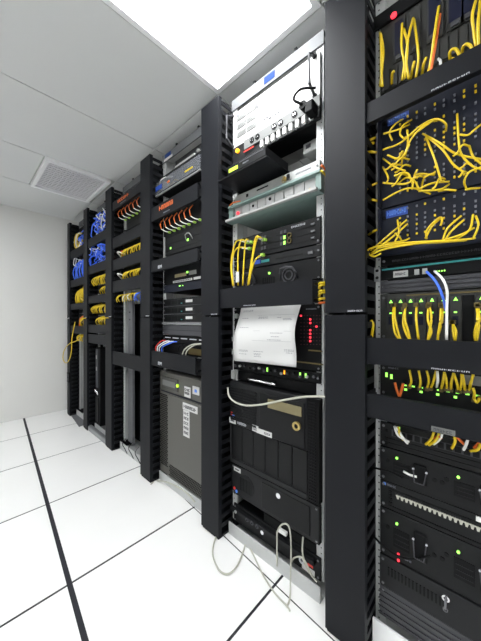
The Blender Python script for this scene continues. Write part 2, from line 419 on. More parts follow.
# black shelf, LCD device on it, little boxes
t = thing('rack_shelf', 'narrow black shelf under the box with the lit display', 'shelf', (-.76, 1.0, 1.685))
part('shelf_tray', B(A4+.034, -.640, .824, 1.20, 1.685, 1.689), 'black', t)
part('shelf_ear', B(A4+.001, A4+.030, RY-.004, RY-.001, 1.685, 1.772), 'black', t); part('shelf_arm', B(A4+.030, A4+.034, RY-.004, 1.20, 1.685, 1.760), 'black', t)
solo('dark_void_backing', MB().box(A4+.036, B4-.034, 1.21, 1.35, 1.668, 1.815), 'dark', 'added black backing standing in for the dark void behind the display box', 'equipment')  # added black block for the shade in the void, hides the bright wall
t = thing('lcd_modem', 'black box with a bright yellow green display on the shelf', 'modem', (-.752, .90, 1.689))
part('case', B(-.858, -.645, .822, .98, 1.6892, 1.727), 'device', t, bevel=.003)
part('display', B(-.846, -.794, .8200, .8224, 1.697, 1.711), 'lcd', t, label='yellow green lit display')
part('bezel_line', B(-.785, -.655, .8205, .8222, 1.716, 1.720), 'greybar', t)
part('lettering', lettering(-.765, -.73, 1.703, 1.709, .8210, 5, 4), 'inkgrey', t)
q = on_y(303, 141, 1.02); zq = 1.760
t = thing('small_power_adapter', 'small silver adapter hanging below the power strip on the right', 'adapter', (q.x+.04, 1.05, zq))
part('adapter_case', B(q.x, B4-.034, 1.02, 1.10, zq, zq+.045), 'silver_dev', t, bevel=.003)
part('socket', B(q.x+.014, q.x+.036, 1.0185, 1.02, zq+.018, zq+.034), 'ink', t)
part('hanger', B(q.x+.03, q.x+.05, 1.03, 1.04, zq+.045, 1.818), 'dark', t)
# silver flat unit, silver louvred box above it
t = device('silver_rack_unit', 'flat silver one unit device with slot and hanging brass key', 'equipment', 4, 1.620, 1.662, 'silver_dev', 'silver_dev', .944, .26)
part('slot', B(A4+.17, A4+.235, .9428, .9442, 1.642, 1.648), 'dark', t)
part('port', B(A4+.105, A4+.118, .9425, .9442, 1.634, 1.648), 'dark', t)
part('lettering', lettering(A4+.375, A4+.445, 1.640, 1.645, .9430, 9, 2), 'inkgrey', t)
p = part('lock', MB().disc(A4+.325, .936, .944, 1.640, .009, 12), 'brass', t)
part('key', MB().box(A4+.3225, A4+.3275, .928, .936, 1.632, 1.648).ring(A4+.325, .929, .931, 1.630, .009, .006, 12), 'brass', p)
part('key_tag', B(A4+.338, A4+.352, .932, .935, 1.628, 1.650), 'dark', p)
t = thing('louvred_box', 'small silver louvred box lying on the flat silver unit', 'equipment', (-.56, 1.05, 1.6625))
part('box_body', B(-.640, -.514, .985, 1.20, 1.663, 1.6845), 'silver_dev', t, bevel=.002)
for i in range(5): part('louvre', B(-.632+.023*i, -.616+.023*i, .9838, .985, 1.667, 1.680), 'vent', t)
# mint framed module shelf
t = thing('module_shelf', 'pale mint framed shelf of plug in modules', 'equipment', ((A4+B4)/2, .95, 1.532))
fr = MB()
fr.box(A4-.000, B4+.002, .925, .958, 1.604, 1.614); fr.box(A4-.004, B4+.002, .920, .958, 1.532, 1.540)
fr.box(A4-.004, A4+.024, .935, .958, 1.540, 1.604); fr.box(B4-.022, B4+.002, .935, .958, 1.540, 1.604)
part('frame', fr, 'mint', t, bevel=.001)
part('shelf_chassis', B(A4+.034, B4-.034, .962, 1.20, 1.534, 1.612), 'mint', t)
part('bottom_lip', B(A4+.0, B4-.002, .905, .920, 1.532, 1.543), 'module', t, bevel=.002)
wm = (B4-A4-.052)/9
copies('module', B(.0015, wm-.0015, 0, .012, 0, .060), 'module', t, [(A4+.026+wm*i, .946, 1.5425) for i in range(9)], bevel=.0012)
part('indicator', MB().disc(A4+.026+wm*.5, .942, .946, 1.575, .008, 10), 'led_r', t, label='red lit indicator')
part('socket', MB().disc(A4+.026+wm*2.5, .943, .946, 1.582, .006, 10), 'dark', t)
part('socket', MB().disc(A4+.026+wm*4.5, .943, .946, 1.584, .007, 10), 'dark', t)
part('screw', MB().disc(A4+.026+wm*8.5, .942, .946, 1.556, .008, 10), 'brass', t)
cord('short_orange_cord', 'short orange cord lying on the mint shelf frame', None, [(A4+.005, .93, 1.619), (A4+.04, .92, 1.620), (A4+.08, .93, 1.620)], .003, 'orange')
for i in range(2):
    cord('short_orange_cord' if i == 0 else 'short_yellow_cord', ['orange cord end at the right rail beside the mint shelf', 'yellow cord end at the right rail beside the mint shelf'][i], None,
         [(B4+.006, .93, 1.622-.02*i), (B4+.016, .915, 1.615-.02*i), (B4+.022, .95, 1.600-.02*i)], .004, ['orange', 'yellow'][i])
# black fibre units
t = device('fibre_switch', 'black switch with rows of ports and two lit green ports', 'network switch', 4, 1.346, 1.450, 'device', 'dark', .950)
for q, (x, z) in enumerate([(.19+.105*c+.018*(i % 2), 1.372+.024*(i//2)) for c in range(2) for i in range(6)]):
    part('port', B(A4+x, A4+x+.012, .9482, .9502, z, z+.013), 'greybar', t)
part('lettering', lettering(A4+.35, A4+.415, 1.432, 1.440, .9488, 8, 6), 'paint_white', t)
for z in (1.395, 1.372):
    part('led', B(A4+.312, A4+.322, .9475, .950, z, z+.014), 'led_g', t)
    part('knob_ring', MB().ring(A4+.342, .944, .950, z+.010, .011, .008, 12), 'gold', t)
copies('card_latch', B(-.008, .008, -.006, 0, -.003, .003), 'steel', t, [(B4-.038, .95, z) for z in (1.425, 1.398, 1.372)])
for z in (1.365, 1.391, 1.417): part('card_seam', B(A4+.03, B4-.03, .9488, .9502, z, z+.0015), 'dark', t)
t = device('fibre_switch', 'thin black unit with green and blue labels under the ported switch', 'network switch', 4, 1.298, 1.343, 'device_hi', 'dark', .952)
part('blue_label', B(A4+.150, A4+.185, .9508, .9522, 1.312, 1.330), 'label_blue', t)
part('green_label', B(A4+.190, A4+.235, .9508, .9522, 1.314, 1.326), 'teal', t)
part('slot', B(A4+.27, A4+.40, .9508, .9522, 1.316, 1.322), 'dark', t)
part('latch', B(B4-.060, B4-.040, .946, .952, 1.312, 1.322), 'steel', t)
t = device('fan_power_unit', 'black power unit with arched handle and green light above the panel', 'equipment', 4, 1.206, 1.295, 'device', 'dark', .954)
for i, x in enumerate((.115, .335)):
    part('arched_handle', MB().tube([(A4+x-.040, .954, 1.225), (A4+x-.028, .935, 1.268), (A4+x+.028, .935, 1.268), (A4+x+.040, .954, 1.225)], .005, 6, 2), 'greybar', t, smooth=True)
    part('fan_grille', MB().ring(A4+x, .951, .954, 1.242, .034, .028).ring(A4+x, .951, .954, 1.242, .020, .015), 'greybar', t)
part('led', MB().disc(A4+.235, .950, .954, 1.262, .0055, 10), 'led_g', t, label='green light')
for i in range(6): part('slot', B(A4+.195+.012*i, A4+.201+.012*i, .9525, .9545, 1.215, 1.245), 'dark', t)
# yellow fibre cords drooping from the switch to the panel
fan = [[(180,238),(165,248),(155,300),(160,440)], [(255,100),(210,85),(185,200),(185,445)], [(285,100),(250,80),(235,200),(222,445)],
       [(385,80),(330,55),(300,200),(262,445)], [(272,150),(190,140),(150,190),(135,300),(150,450)], [(375,200),(330,230),(300,300),(270,440)], [(390,80),(345,60),(310,180),(275,430)]]
fan[0] = [(258,90),(175,88),(140,190),(128,300),(145,450)]
for i, pl in enumerate(fan):
    pts = []
    for j, (x, y) in enumerate(pl):
        pts.append(on_y(215+x/8.02, 230+y/8.02, .938 if j == 0 else (.905 if j < len(pl)-1 else .898)))
    t = thing('yellow_fibre_cord', ordinals([p[-1][0] for p in fan])[i] + ' yellow fibre cord from the left arching down from the ported switch', 'cable', pts[-1], 'yellow fibre cords in the paper rack')
    part('cord', MB().tube(pts, .0036, 6), 'yellow', t, smooth=True)
    p = pts[0]; part('plug', B(p.x-.004, p.x+.012, .930, .948, p.z-.006, p.z+.006), 'green', t, bevel=.001)
    q = pts[1]; part('boot', MB().tube([pts[0], pts[0].lerp(pts[1], .7)], .0044, 6, 1), 'white', t)
solo('cord_flag', B(*(lambda p: (p.x-.008, p.x+.012, .893, .895, p.z-.030, p.z+.018))(on_y(238, 276, .9))), 'paper', 'white paper flag on a yellow cord', 'tag')
# the front panel, cords at its right end
def let4(t, a, b, z0, z1):
    part('lettering', lettering(a+.155, a+.225, z0+.005, z0+.0085, .8708, 10, 3), 'paint_white', t)
cable_panel(4, 1.112, 1.202, 'black cable panel just above the hanging paper sheet', let4)
for i in range(5):
    z = 1.128+.014*i
    cord('yellow_patch_cord', ORDW[i] + ' yellow cord from the bottom at the right end of the panel above the paper', 'yellow cords beside the panel above the paper',
         [(B4+.004, .915, z), (B4+.018, .90, z+.003+.006*(i % 2)), (B4+.044, .935, z+.006+.010*(i % 2))], .0048, 'orange' if False else 'yellow')
cord('orange_patch_cord', 'orange patch cord at the lower right end of the panel above the paper', None, [(B4+.004, .915, 1.117), (B4+.02, .90, 1.116), (B4+.042, .935, 1.120)], .0048, 'orange')
# LED status panel
t = device('led_status_panel', 'black panel with columns of red lights behind the paper', 'equipment', 4, .857, 1.117, 'dark', 'dark', .954)
def led_at(px, py): return on_y(px, py, .953)
dim = MB()
for i in range(7):
    for j in range(9):
        p = led_at(301+3.15*i, 315.5+3.62*j); dim.disc(p.x, .9525, .954, p.z, .0016, 6)
part('unlit_led_grid', dim, 'led_rd', t, kind='stuff')
for c, r in ((0, 0), (3, 1), (3, 2), (5, 3), (3, 4), (3, 5), (3, 6), (3, 7)):
    p = led_at(301+3.1*c, 315.8+3.6*r); part('led', MB().disc(p.x, .951, .954, p.z, .0042, 10), 'led_r', t)
part('lettering', lettering(-.545, -.50, 1.096, 1.100, .9528, 6, 2), 'inkgrey', t)
part('gold_line', B(-.535, -.476, .9522, .954, .934, .939), 'gold', t)
part('gold_line', B(-.62, -.472, .9522, .954, .884, .889), 'gold', t)
part('knob', MB().disc(A4+.036, .944, .954, 1.075, .012, 12), 'silver_dev', t)
part('pale_clip', B(A4+.006, A4+.022, .946, .954, .885, .91), 'silver_dev', t); part('pale_clip', B(A4+.006, A4+.022, .946, .954, .95, .97), 'silver_dev', t)
# the hanging paper: a gently curled sheet
tl, tr, br, bl = on_y(240.5, 308, .935), on_y(299.5, 304.5, .935), on_y(295, 367.5, .89), on_y(233.5, 361, .882)
nu, nv = 10, 14; vs = []; fs = []
def paper_pt(u, v, off=0.0):
    p = tl.lerp(tr, u).lerp(bl.lerp(br, u), v)
    p.y = .940 - .045*math.sin(min(1, v*1.6)*math.pi/2) + .006*math.sin(v*7+u*2) - .010*v*(1-u)
    p.y -= off
    return p
for side in (0, .0012):
    for j in range(nv+1):
        for i in range(nu+1): vs.append(paper_pt(i/nu, j/nv, -side))
N = (nu+1)*(nv+1)
for j in range(nv):
    for i in range(nu):
        a = j*(nu+1)+i; fs.append((a, a+1, a+nu+2, a+nu+1)); fs.append((a+N, a+nu+1+N, a+nu+2+N, a+1+N))
for i in range(nu): fs += [(i, i+N, i+1+N, i+1), (nv*(nu+1)+i, nv*(nu+1)+i+1, nv*(nu+1)+i+1+N, nv*(nu+1)+i+N)]
for j in range(nv): a = j*(nu+1); b2 = a+nu; fs += [(a, a+nu+1, a+nu+1+N, a+N), (b2, b2+N, b2+nu+1+N, b2+nu+1)]
sheet = thing('paper_sheet', 'white printed sheet of paper hanging from the black panel', 'paper', paper_pt(.5, 0))
part('sheet', MB().add(vs, fs), 'paper', sheet, smooth=True)
pr = MB(); rnd = random.Random(4)
for u, v, w, n in ((.06, .055, .18, 2), (.07, .20, .10, 1), (.38, .185, .14, 2), (.70, .20, .05, 1), (.80, .22, .10, 2), (.08, .37, .16, 1), (.64, .46, .18, 1), (.66, .52, .10, 1), (.60, .575, .20, 1),
                  (.10, .78, .15, 2), (.10, .85, .13, 1), (.36, .79, .15, 1), (.36, .83, .10, 2), (.36, .88, .11, 1), (.84, .73, .13, 2), (.86, .78, .08, 1)):
    for q in range(n):
        x = u
        while x < u+w:
            l = rnd.uniform(.012, .035); vv = v+.020*q
            pr.add([paper_pt(x, vv, .0006), paper_pt(x+l, vv, .0006), paper_pt(x+l, vv+.009, .0006), paper_pt(x, vv+.009, .0006)], [(0, 1, 2, 3)]); x += l+.008
for v in (.155, .43, .60):
    pr.add([paper_pt(.35, v, .0005), paper_pt(.95, v, .0005), paper_pt(.95, v+.003, .0005), paper_pt(.35, v+.003, .0005)], [(0, 1, 2, 3)])
part('print', pr, 'inkgrey', sheet)
# row of knobs
t = device('knob_panel', 'narrow black panel with a row of small knobs and lights under the paper', 'equipment', 4, .812, .854, 'dark', 'dark', .948)
for i in range(15):
    x = A4+.035+.030*i
    part('knob', MB().disc(x, .938, .948, .834+.004*(i % 3-1), .0055, 10), ['greybar', 'silver_dev', 'greybar', 'device_hi'][i % 4], t)
for x, m in ((.24, 'led_g'), (.33, 'led_o'), (.405, 'led_g'), (.43, 'led_g')):
    part('led', B(A4+x-.015, A4+x-.009, .945, .948, .828, .845), m, t)
# keyboard drawer with silver grip
t = thing('keyboard_drawer', 'slim black drawer with a silver grip above the black tower', 'drawer', ((A4+B4)/2, 1.0, .762))
part('drawer_body', B(A4+.034, B4-.034, .965, 1.25, .762, .806), 'dark', t)
part('grip', MB().tube([(A4+.130, .935, .781), (A4+.145, .930, .783), (A4+.265, .930, .783), (A4+.280, .935, .781)], .0050, 8, 2), 'chrome', t, smooth=True)
part('grip_stem', MB().box(A4+.15, A4+.16, .935, .965, .778, .786).box(A4+.25, A4+.26, .935, .965, .778, .786), 'dark', t)
part('pale_block', B(A4+.002, A4+.024, .945, .958, .764, .806), 'silver_dev', t)
# black tower server lying in the rack
Z0, Z1 = .364, .757
t = thing('black_tower_server', 'large black server with louvred front, brass lock and drive bays', 'server', ((A4+B4)/2, 1.0, Z0))
xb = B4-.050
part('case', B(A4+.036, B4-.034, .958, 1.30, Z0, Z1), 'dark', t)
part('front_bezel', MB().box(A4+.012, xb, .925, .958, Z1-.205, Z1).box(A4+.012, A4+.020, .925, .958, Z0, Z1-.205).box(A4+.02, xb, .925, .958, Z0, Z0+.020), 'device_hi', t, bevel=.003)
part('bay_recess', B(A4+.020, xb,   .940, .957, Z0+.020, Z1-.205), 'dark', t)
for i in range(6):
    w = (xb-A4-.024)/6; x = A4+.022+w*i
    part('drive_bay', B(x+.0015, x+w-.0015, .930, .939, Z0+.022, Z1-.208), 'device', t, bevel=.002)
for c in range(2):
    for r in range(13):
        z = Z1-.032-.0125*r; part('louvre', MB().prism_xz([(A4+.02+.085*c, z), (A4+.098+.085*c, z), (A4+.098+.085*c, z+.006), (A4+.02+.085*c, z+.006)], .921, .9255), 'device', t)
part('door', B(A4+.205, xb-.008, .918, .925, Z1-.200, Z1-.022), 'device', t, bevel=.002)
part('beige_slot', B(A4+.255, xb-.020, .914, .9185, Z1-.075, Z1-.038), 'beige', t, label='beige drive cover')
lk = part('lock', MB().ring(xb-.040, .908, .918, Z1-.115, .017, .009, 18), 'brass', t, label='round brass lock')
part('lock_core', MB().disc(xb-.040, .911, .918, Z1-.115, .009, 12), 'dark', lk)
part('edge_ribs', MB().box(xb, B4-.004, .930, .958, Z0, Z1), 'dark', t)
copies('edge_rib', B(0, .030, -.004, 0, 0, .005), 'device', t, [(xb+.004, .93, Z0+.006+.0115*i) for i in range(33)])
part('round_mark', MB().disc(A4+.028, .9225, .925, Z1-.155, .008, 10), 'red', t)
part('round_mark', MB().disc(A4+.040, .9225, .925, Z1-.164, .008, 10), 'label_ink', t)
part('sticker', B(A4+.012, A4+.055, .9235, .925, Z1-.202, Z1-.176), 'paper', t)
part('lettering', lettering(A4+.022, A4+.046, Z1-.193, Z1-.184, .9223, 3, 3), 'ink', t)
part('lettering', lettering(A4+.066, A4+.125, Z1-.196, Z1-.184, .9238, 8, 9), 'paint_white', t)
part('sticker', B(A4+.160, A4+.195, .9235, .9249, Z1-.202, Z1-.174), 'paper', t)
part('sticker', B(A4+.192, A4+.275, .9160, .9178, Z1-.200, Z1-.178), 'paper', t)
part('lettering', lettering(A4+.167, A4+.19, Z1-.195, Z1-.183, .9223, 3, 2), 'ink', t)
part('lettering', lettering(A4+.235, A4+.268, Z1-.193, Z1-.185, .9148, 4, 2), 'ink', t)
# cream cable across the tower
pts = [on_y(x, y, .888) for x, y in ((226, 388), (229, 396), (235, 402), (246, 405.5), (262, 404.5), (282, 400.5), (303, 397), (320, 396.5), (331, 398.5))]
pts[0].y = .90; pts[-1].y = .905
cord('cream_cable', 'cream cable sagging across the front of the black tower server', None, pts, .0042, 'cream', n=8)
# second black server
t = device('black_rack_server', 'low black server with round speaker grille and a lockable door', 'server', 4, .207, .353, 'device_hi', 'dark', .938)
part('speaker_grille', MB().disc(A4+.110, .9365, .938, .275, .050, 20), 'device', t)
for i in range(8): part('grille_slot', B(A4+.073+.0095*i, A4+.0765+.0095*i, .9352, .9366, .245, .305), 'dark', t)
d = part('door', B(A4+.205, B4-.045, .934, .938, .222, .338), 'device', t, bevel=.002)
part('lock', MB().disc(A4+.300, .927, .934, .320, .011, 14), 'chrome', d)
part('sticker', B(A4+.030, A4+.075, .9365, .938, .322, .342), 'paper', t); part('lettering', lettering(A4+.04, A4+.068, .329, .336, .9352, 4, 3), 'ink', t)
part('round_mark', MB().disc(A4+.034, .9355, .938, .236, .007, 10), 'red', t); part('round_mark', MB().disc(A4+.048, .9355, .938, .226, .008, 10), 'label_ink', t)
# bottom unit
t = device('bottom_black_unit', 'black unit with round knobs at the very bottom of the rack', 'equipment', 4, .062, .150, 'device', 'dark', .950)
part('ledge', B(A4+.004, B4-.030, .935, .950, .118, .135), 'device_hi', t)
for x in (.12, .15, .18): part('jack', MB().ring(A4+x, .931, .935, .126, .009, .005, 12), 'greybar', t)
part('knob', MB().disc(A4+.045, .930, .935, .127, .007, 10), 'silver_dev', t); part('knob', MB().disc(A4+.215, .925, .935, .122, .009, 12), 'chrome', t)
part('ring_jack', MB().ring(A4+.400, .944, .950, .100, .012, .007, 14), 'paint_white', t)
part('white_label', B(A4+.40, A4+.455, .9485, .950, .068, .088), 'paper', t)
part('pink_label', B(A4+.425, A4+.448, .9485, .950, .095, .122), 'red', t)
t = thing('connector_block', 'black connector block with white plug above the bottom unit', 'equipment', (A4+.28, .97, .150))
part('block', B(A4+.20, B4-.030, .955, 1.05, .1505, .190), 'dark', t, bevel=.003)
part('white_plug', B(A4+.290, A4+.330, .940, .955, .156, .172), 'white', t, bevel=.002)
# cables at the foot of rack 4
def px_cord(name, label, pl, r, m, group=None, n=6):
    return cord(name, label, group, [(on_z(x, y, d) if mode == 'z' else on_y(x, y, d)) for x, y, mode, d in pl], r, m, n=n)
px_cord('grey_cable', 'grey cable looping out on the floor beside the slotted post', [(217, 534, 'z', .006), (213.5, 545, 'z', .006), (213, 556, 'z', .006), (219, 570, 'z', .006), (228, 574, 'z', .006), (237, 566, 'z', .006), (243, 552, 'z', .006), (246, 541, 'z', .006)], .0036, 'cream')
px_cord('grey_cable', 'grey cable arching from the connector block down over the base', [(277, 566, 'y', .925), (277, 545, 'y', .92), (277.5, 531, 'y', .92), (283, 524, 'y', .915), (289, 527, 'y', .915), (291, 545, 'y', .915), (290.5, 575, 'y', .912), (290, 597, 'z', .006), (287, 607, 'z', .006)], .0032, 'cream')
px_cord('grey_cable', 'grey cable running straight out from the base on the floor', [(249, 546, 'z', .006), (254.5, 557, 'z', .006), (262, 573, 'z', .006), (274, 592, 'z', .006), (287, 606, 'z', .006), (290, 611, 'z', .006)], .0032, 'cream')
px_cord('grey_cable', 'grey cable hanging beside the pink label of the bottom unit', [(303, 537, 'y', .935), (302.5, 552, 'y', .925), (306, 566, 'y', .92), (312, 576, 'y', .92), (317, 582, 'y', .92)], .0032, 'cream')
px_cord('grey_cable', 'short grey cable curving left in front of the bottom unit', [(291, 563, 'y', .925), (294, 558, 'y', .92), (301, 557, 'y', .92), (306, 563, 'y', .918), (313, 578, 'y', .918)], .0030, 'cream')
px_cord('orange_cable', 'orange cable end at the foot of the slotted post', [(222, 539, 'y', .93), (227, 538.5, 'y', .92), (232, 534, 'y', .945)], .0038, 'orange')
# ================================================================ rack 5: the nearest rack
A5, B5 = BAY[5]
NR = 'yellow patch cords of the nearest rack'
solo('beige_cover_plate', B(A5+.034, B5-.034, .965, 1.03, 2.052, 2.094), 'module', 'pale plate above the unit with the red light in the nearest rack', 'plate')
t = device('module_chassis', 'grey chassis with dark blue module windows and red lit top bar', 'equipment', 5, 1.786, 2.046, 'bladegrey', 'dark', .952)
part('top_bar', B(A5, B5, .942, .952, 2.000, 2.045), 'dark', t, bevel=.002)
p = on_y(394, 16, .942); part('led', MB().disc(p.x, .937, .942, p.z, .0085, 12), 'led_r', t, label='red light')
part('lettering', lettering(A5+.105, A5+.145, 2.018, 2.024, .9408, 6, 4), 'inkgrey', t)
for i, (x0, x1) in enumerate(((.060, .082), (.105, .122), (.148, .176), (.195, .222), (.226, .250), (.272, .298), (.32, .348), (.37, .40))):
    q = part('module', B(A5+x0-.006, A5+x1+.006, .946, .952, 1.860, 1.992), 'bladegrey', t, bevel=.001)
    if i != 1: part('window', B(A5+x0, A5+x1, .9445, .946, 1.880, 1.982), 'window', q)
    part('latch', B(A5+x0+.004, A5+x1-.004, .941, .946, 1.864, 1.876), 'greybar', q)
for i in range(20): part('card', B(A5+.028+.021*i, A5+.046+.021*i, .947, .952, 1.790, 1.852), 'bladegrey', t, bevel=.001)
ZA = lambda x, y, d: on_y(355+x/3.817, y/3.817, d)
top = [[(95,125),(100,190),(100,260),(105,330)], [(180,90),(178,180),(188,240),(180,305)], [(222,70),(205,140),(195,230),(205,300)], [(225,75),(238,170),(242,230),(232,295)], [(185,110),(200,170),(190,300)],
       [(320,25),(305,120),(290,230),(278,285)], [(365,240),(362,200),(385,188),(415,240)], [(405,225),(415,175),(440,175),(460,225)], [(462,0),(448,60),(455,130),(470,225)], [(478,0),(470,100),(474,222)],
       [(255,285),(262,245),(272,220)], [(212,300),(220,260),(226,235)], [(140,320),(142,280),(150,272)], [(365,225),(390,225),(402,240)], [(450,215),(466,205),(470,225)], [(98,130),(108,200),(96,330)]]
def bundle(lst, Z, d0, d1, label, group, r=.0035, m='yellow', name='yellow_patch_cord'):
    od = ordinals([pl[0][0] for pl in lst])
    for pl, o_ in zip(lst, od):
        k = len(pl); rnd = random.random()*.012
        cord(name, label + ', upper end ' + o_ + ' from left', group, [Z(x, y, d0 if j == 0 else d1-rnd) for j, (x, y) in enumerate(pl)], r, m)
bundle(top, ZA, .940, .915, 'yellow cord on the blue windowed module chassis', 'yellow cords on the module chassis', .0036)
cord('orange_patch_cord', 'orange patch cord with a white boot on the module chassis', None, [ZA(325, 55, .935), ZA(315, 120, .918), ZA(300, 210, .91), ZA(286, 285, .91)], .0036, 'orange')
cord('white_patch_cord', 'short white patch cord between yellow ones on the module chassis', None, [ZA(318, 225, .935), ZA(326, 235, .915), ZA(328, 265, .91)], .0034, 'white')
def let5a(t, a, b, z0, z1): part('lettering', lettering(a+.165, a+.245, z0+.003, z0+.0065, .8708, 9, 3), 'paint_white', t)
cable_panel(5, 1.660, 1.722, 'black cable panel below the module chassis with blue windows', let5a)
# big and small patch frames
def patch_frame(z0, z1, label, blue, rows_, seed):
    t = thing('patch_bay', label, 'patch panel', ((A5+B5)/2, .95, z0), 'slate patch frames with yellow cords')
    part('frame_plate', B(A5+.016, B5-.008, .946, RY-.001, z0+.001, z1-.001), 'slate', t, bevel=.001)
    part('frame_chassis', B(A5+.036, B5-.036, RY, RY+.20, z0+.001, z1-.001), 'dark', t)
    part('guard_edge', MB().box(A5+.016, A5+.022, .925, .946, z0+.003, z1-.003), 'slate', t)
    part('corner_screw', MB().disc(A5+.030, .942, .946, z1-.030, .006, 10), 'dark', t)
    q = part('blue_label', B(A5+blue[0], A5+blue[1], .9445, .946, z1-blue[2], z1-blue[3]), 'label_blue', t)
    part('lettering', lettering(A5+blue[0]+.004, A5+blue[1]-.004, z1-blue[2]+.006, z1-blue[3]-.004, .9432, 9, seed), 'label_ink', q)
    rnd = random.Random(seed); g = MB(); y = MB(); c = 0; x = A5+.075
    while x < B5-.03:
        for z in rows_:
            (y if rnd.random() < .30 else g).box(x-.0022, x+.0022, .9405, .946, z0+z-.0028, z0+z+.0028)
        x += .0235 if c % 2 else .0205; c += 1
    part('port_row', g, 'inkgrey', t, kind='stuff'); part('used_port_row', y, 'yellow', t, kind='stuff')
    return t
patch_frame(1.412, 1.712, 'tall slate patch frame covered in yellow cords with a blue label', (.040, .098, .042, .022), (.035, .05, .065, .08, .125, .14, .155, .17, .185, .215, .245, .26), 11)
patch_frame(1.272, 1.410, 'lower slate patch frame with a blue label above the black recess', (.035, .095, .032, .008), (.040, .054, .068, .082, .096, .122), 12)
solo('cord_trough', MB().tube([(A5+.004, .935, 1.266), (B5-.004, .935, 1.266)], .011, 10, 1), 'slate', 'rounded slate cord trough under the lower patch frame', 'cable tray', smooth=True)
ZB = lambda x, y, d: on_y(355+x/3.77, 90+y/3.77, d)
f1 = [[(180,110),(150,130),(130,160),(140,190)], [(213,112),(180,135),(170,165),(185,185)], [(343,155),(340,125),(300,110),(240,140),(170,200),(105,225)], [(310,115),(270,125),(215,180),(185,245)], [(205,130),(160,150),(108,165)],
      [(255,165),(320,200),(380,240),(478,262)], [(268,178),(300,260),(325,345)], [(265,170),(330,225),(370,280),(410,310)], [(385,90),(390,180),(400,240),(440,285),(478,300)], [(430,210),(445,250),(478,280)], [(420,375),(412,345),(430,310),(478,290)],
      [(105,258),(150,290),(190,305)], [(175,285),(180,230),(160,258),(122,245)], [(155,332),(170,315),(200,315),(215,350)], [(230,310),(215,340),(180,355),(105,350)], [(285,392),(220,370),(170,380),(105,415)], [(300,320),(230,320),(215,375)],
      [(355,345),(290,352),(235,376)], [(355,355),(320,375),(240,381)], [(315,382),(345,376),(382,379)], [(470,370),(440,372),(415,376)], [(185,180),(230,160),(290,118),(318,112)], [(190,250),(200,190),(196,150)], [(150,262),(182,250),(205,205)], [(160,355),(195,330),(225,345),(240,372)],
      [(475,130),(450,150),(425,170),(395,168)], [(105,290),(125,330),(118,352)], [(220,350),(225,320),(235,300)], [(250,372),(262,330),(300,312)]]
rq = random.Random(31)
for i in range(11):
    x, y = rq.uniform(110, 300), rq.uniform(290, 390); dx, dy = rq.uniform(30, 80), rq.uniform(-45, -8)
    if i > 7: x += 120; y -= 60
    f1.append([(x+dx, y+dy), (x+dx*.6, y+dy*1.15), (x+dx*.25, y+dy*.3), (x, min(y, 398))])
bundle(f1, ZB, .938, .912, 'yellow cord on the tall slate patch frame', 'yellow cords on the tall patch frame', .0026)
f2 = [[(195,490),(130,545),(58,606)], [(198,505),(140,555),(60,616)], [(475,560),(300,570),(200,575),(110,585),(58,597),(48,612),(70,628),(98,616)], [(475,563),(320,574),(210,580),(110,592),(70,604)], [(478,556),(390,566),(250,577),(120,598),(60,620)],
      [(320,480),(300,495),(270,530),(270,562)], [(325,480),(328,495),(322,512)], [(400,475),(350,520),(330,567)], [(410,490),(365,530),(340,565)], [(445,470),(430,530),(370,567)], [(455,475),(465,510),(445,562)], [(160,490),(165,540),(150,572)], [(320,485),(290,515),(265,560)], [(448,520),(400,545),(330,568)], [(205,560),(170,572),(95,580)], [(178,575),(168,555),(150,540)]]
bundle(f2, ZB, .938, .914, 'yellow cord on the lower slate patch frame', 'yellow cords on the lower patch frame', .0027)
side = [[(78,180),(35,205)], [(82,236),(32,238)], [(85,350),(40,378)], [(92,420),(38,417)], [(95,525),(52,545)], [(72,200),(40,212)]]
for pl, o_ in zip(side, ordinals([p[0][1] for p in side])):
    cord('yellow_patch_cord', o_ + ' yellow cord from the top passing into the widest post', 'yellow cords entering the widest post', [ZB(*pl[0], .938), ZB((pl[0][0]+pl[1][0])/2, (pl[0][1]+pl[1][1])/2-4, .93), ZB(*pl[1], .955)], .004, 'yellow')
# recess, router, ribbed blank
t = device('text_lined_unit', 'black unit with faint lines of print above the teal stripe', 'equipment', 5, 1.226, 1.262, 'dark', 'dark', .956)
part('lettering', lettering(A5+.05, A5+.46, 1.239, 1.245, .9548, 60, 3), 'greybar', t)
t = device('router', 'dark router with teal stripe, white label and blue and white cords', 'router', 5, 1.182, 1.225, 'dark', 'dark', .950, screws=False)
part('teal_stripe', B(A5+.022, B5-.022, .9485, .9502, 1.214, 1.219), 'teal', t)
q = part('white_label', B(A5+.055, A5+.095, .9485, .9502, 1.188, 1.207), 'module', t); part('lettering', lettering(A5+.060, A5+.090, 1.194, 1.201, .9473, 5, 3), 'ink', q)
for x in (A5, B5-.018): part('bracket', MB().box(x, x+.018, .944, .950, 1.180, 1.226), 'alu', t); part('bracket_hole', MB().disc(x+.009, .9425, .944, 1.192, .005, 8).disc(x+.009, .9425, .944, 1.215, .005, 8), 'dark', t)
for x in (.118, .138): part('port', B(A5+x-.006, A5+x+.006, .947, .950, 1.190, 1.206), 'silver_dev', t)
for i in range(4): part('led', B(A5+.165+.006*i, A5+.168+.006*i, .9485, .9502, 1.192, 1.196), 'led_g', t)
ZD = lambda x, y, d: on_y(355+x/3.77, 230+y/3.77, d)
cord('blue_patch_cord', 'blue patch cord dropping from the router across the blades', None, [ZD(270, 157, .94), ZD(305, 195, .915), ZD(330, 250, .91), ZD(343, 305, .93)], .0034, 'blue')
cord('white_patch_cord', 'white patch cord curving from the router across the blades', None, [ZD(300, 155, .94), ZD(330, 185, .912), ZD(347, 230, .905), ZD(346, 300, .905), ZD(345, 415, .90)], .0034, 'white')
t = device('ribbed_blanking_panel', 'dark grey ribbed blanking panel above the yellow corded blades', 'panel', 5, 1.140, 1.181, 'greybar', 'dark', .954)
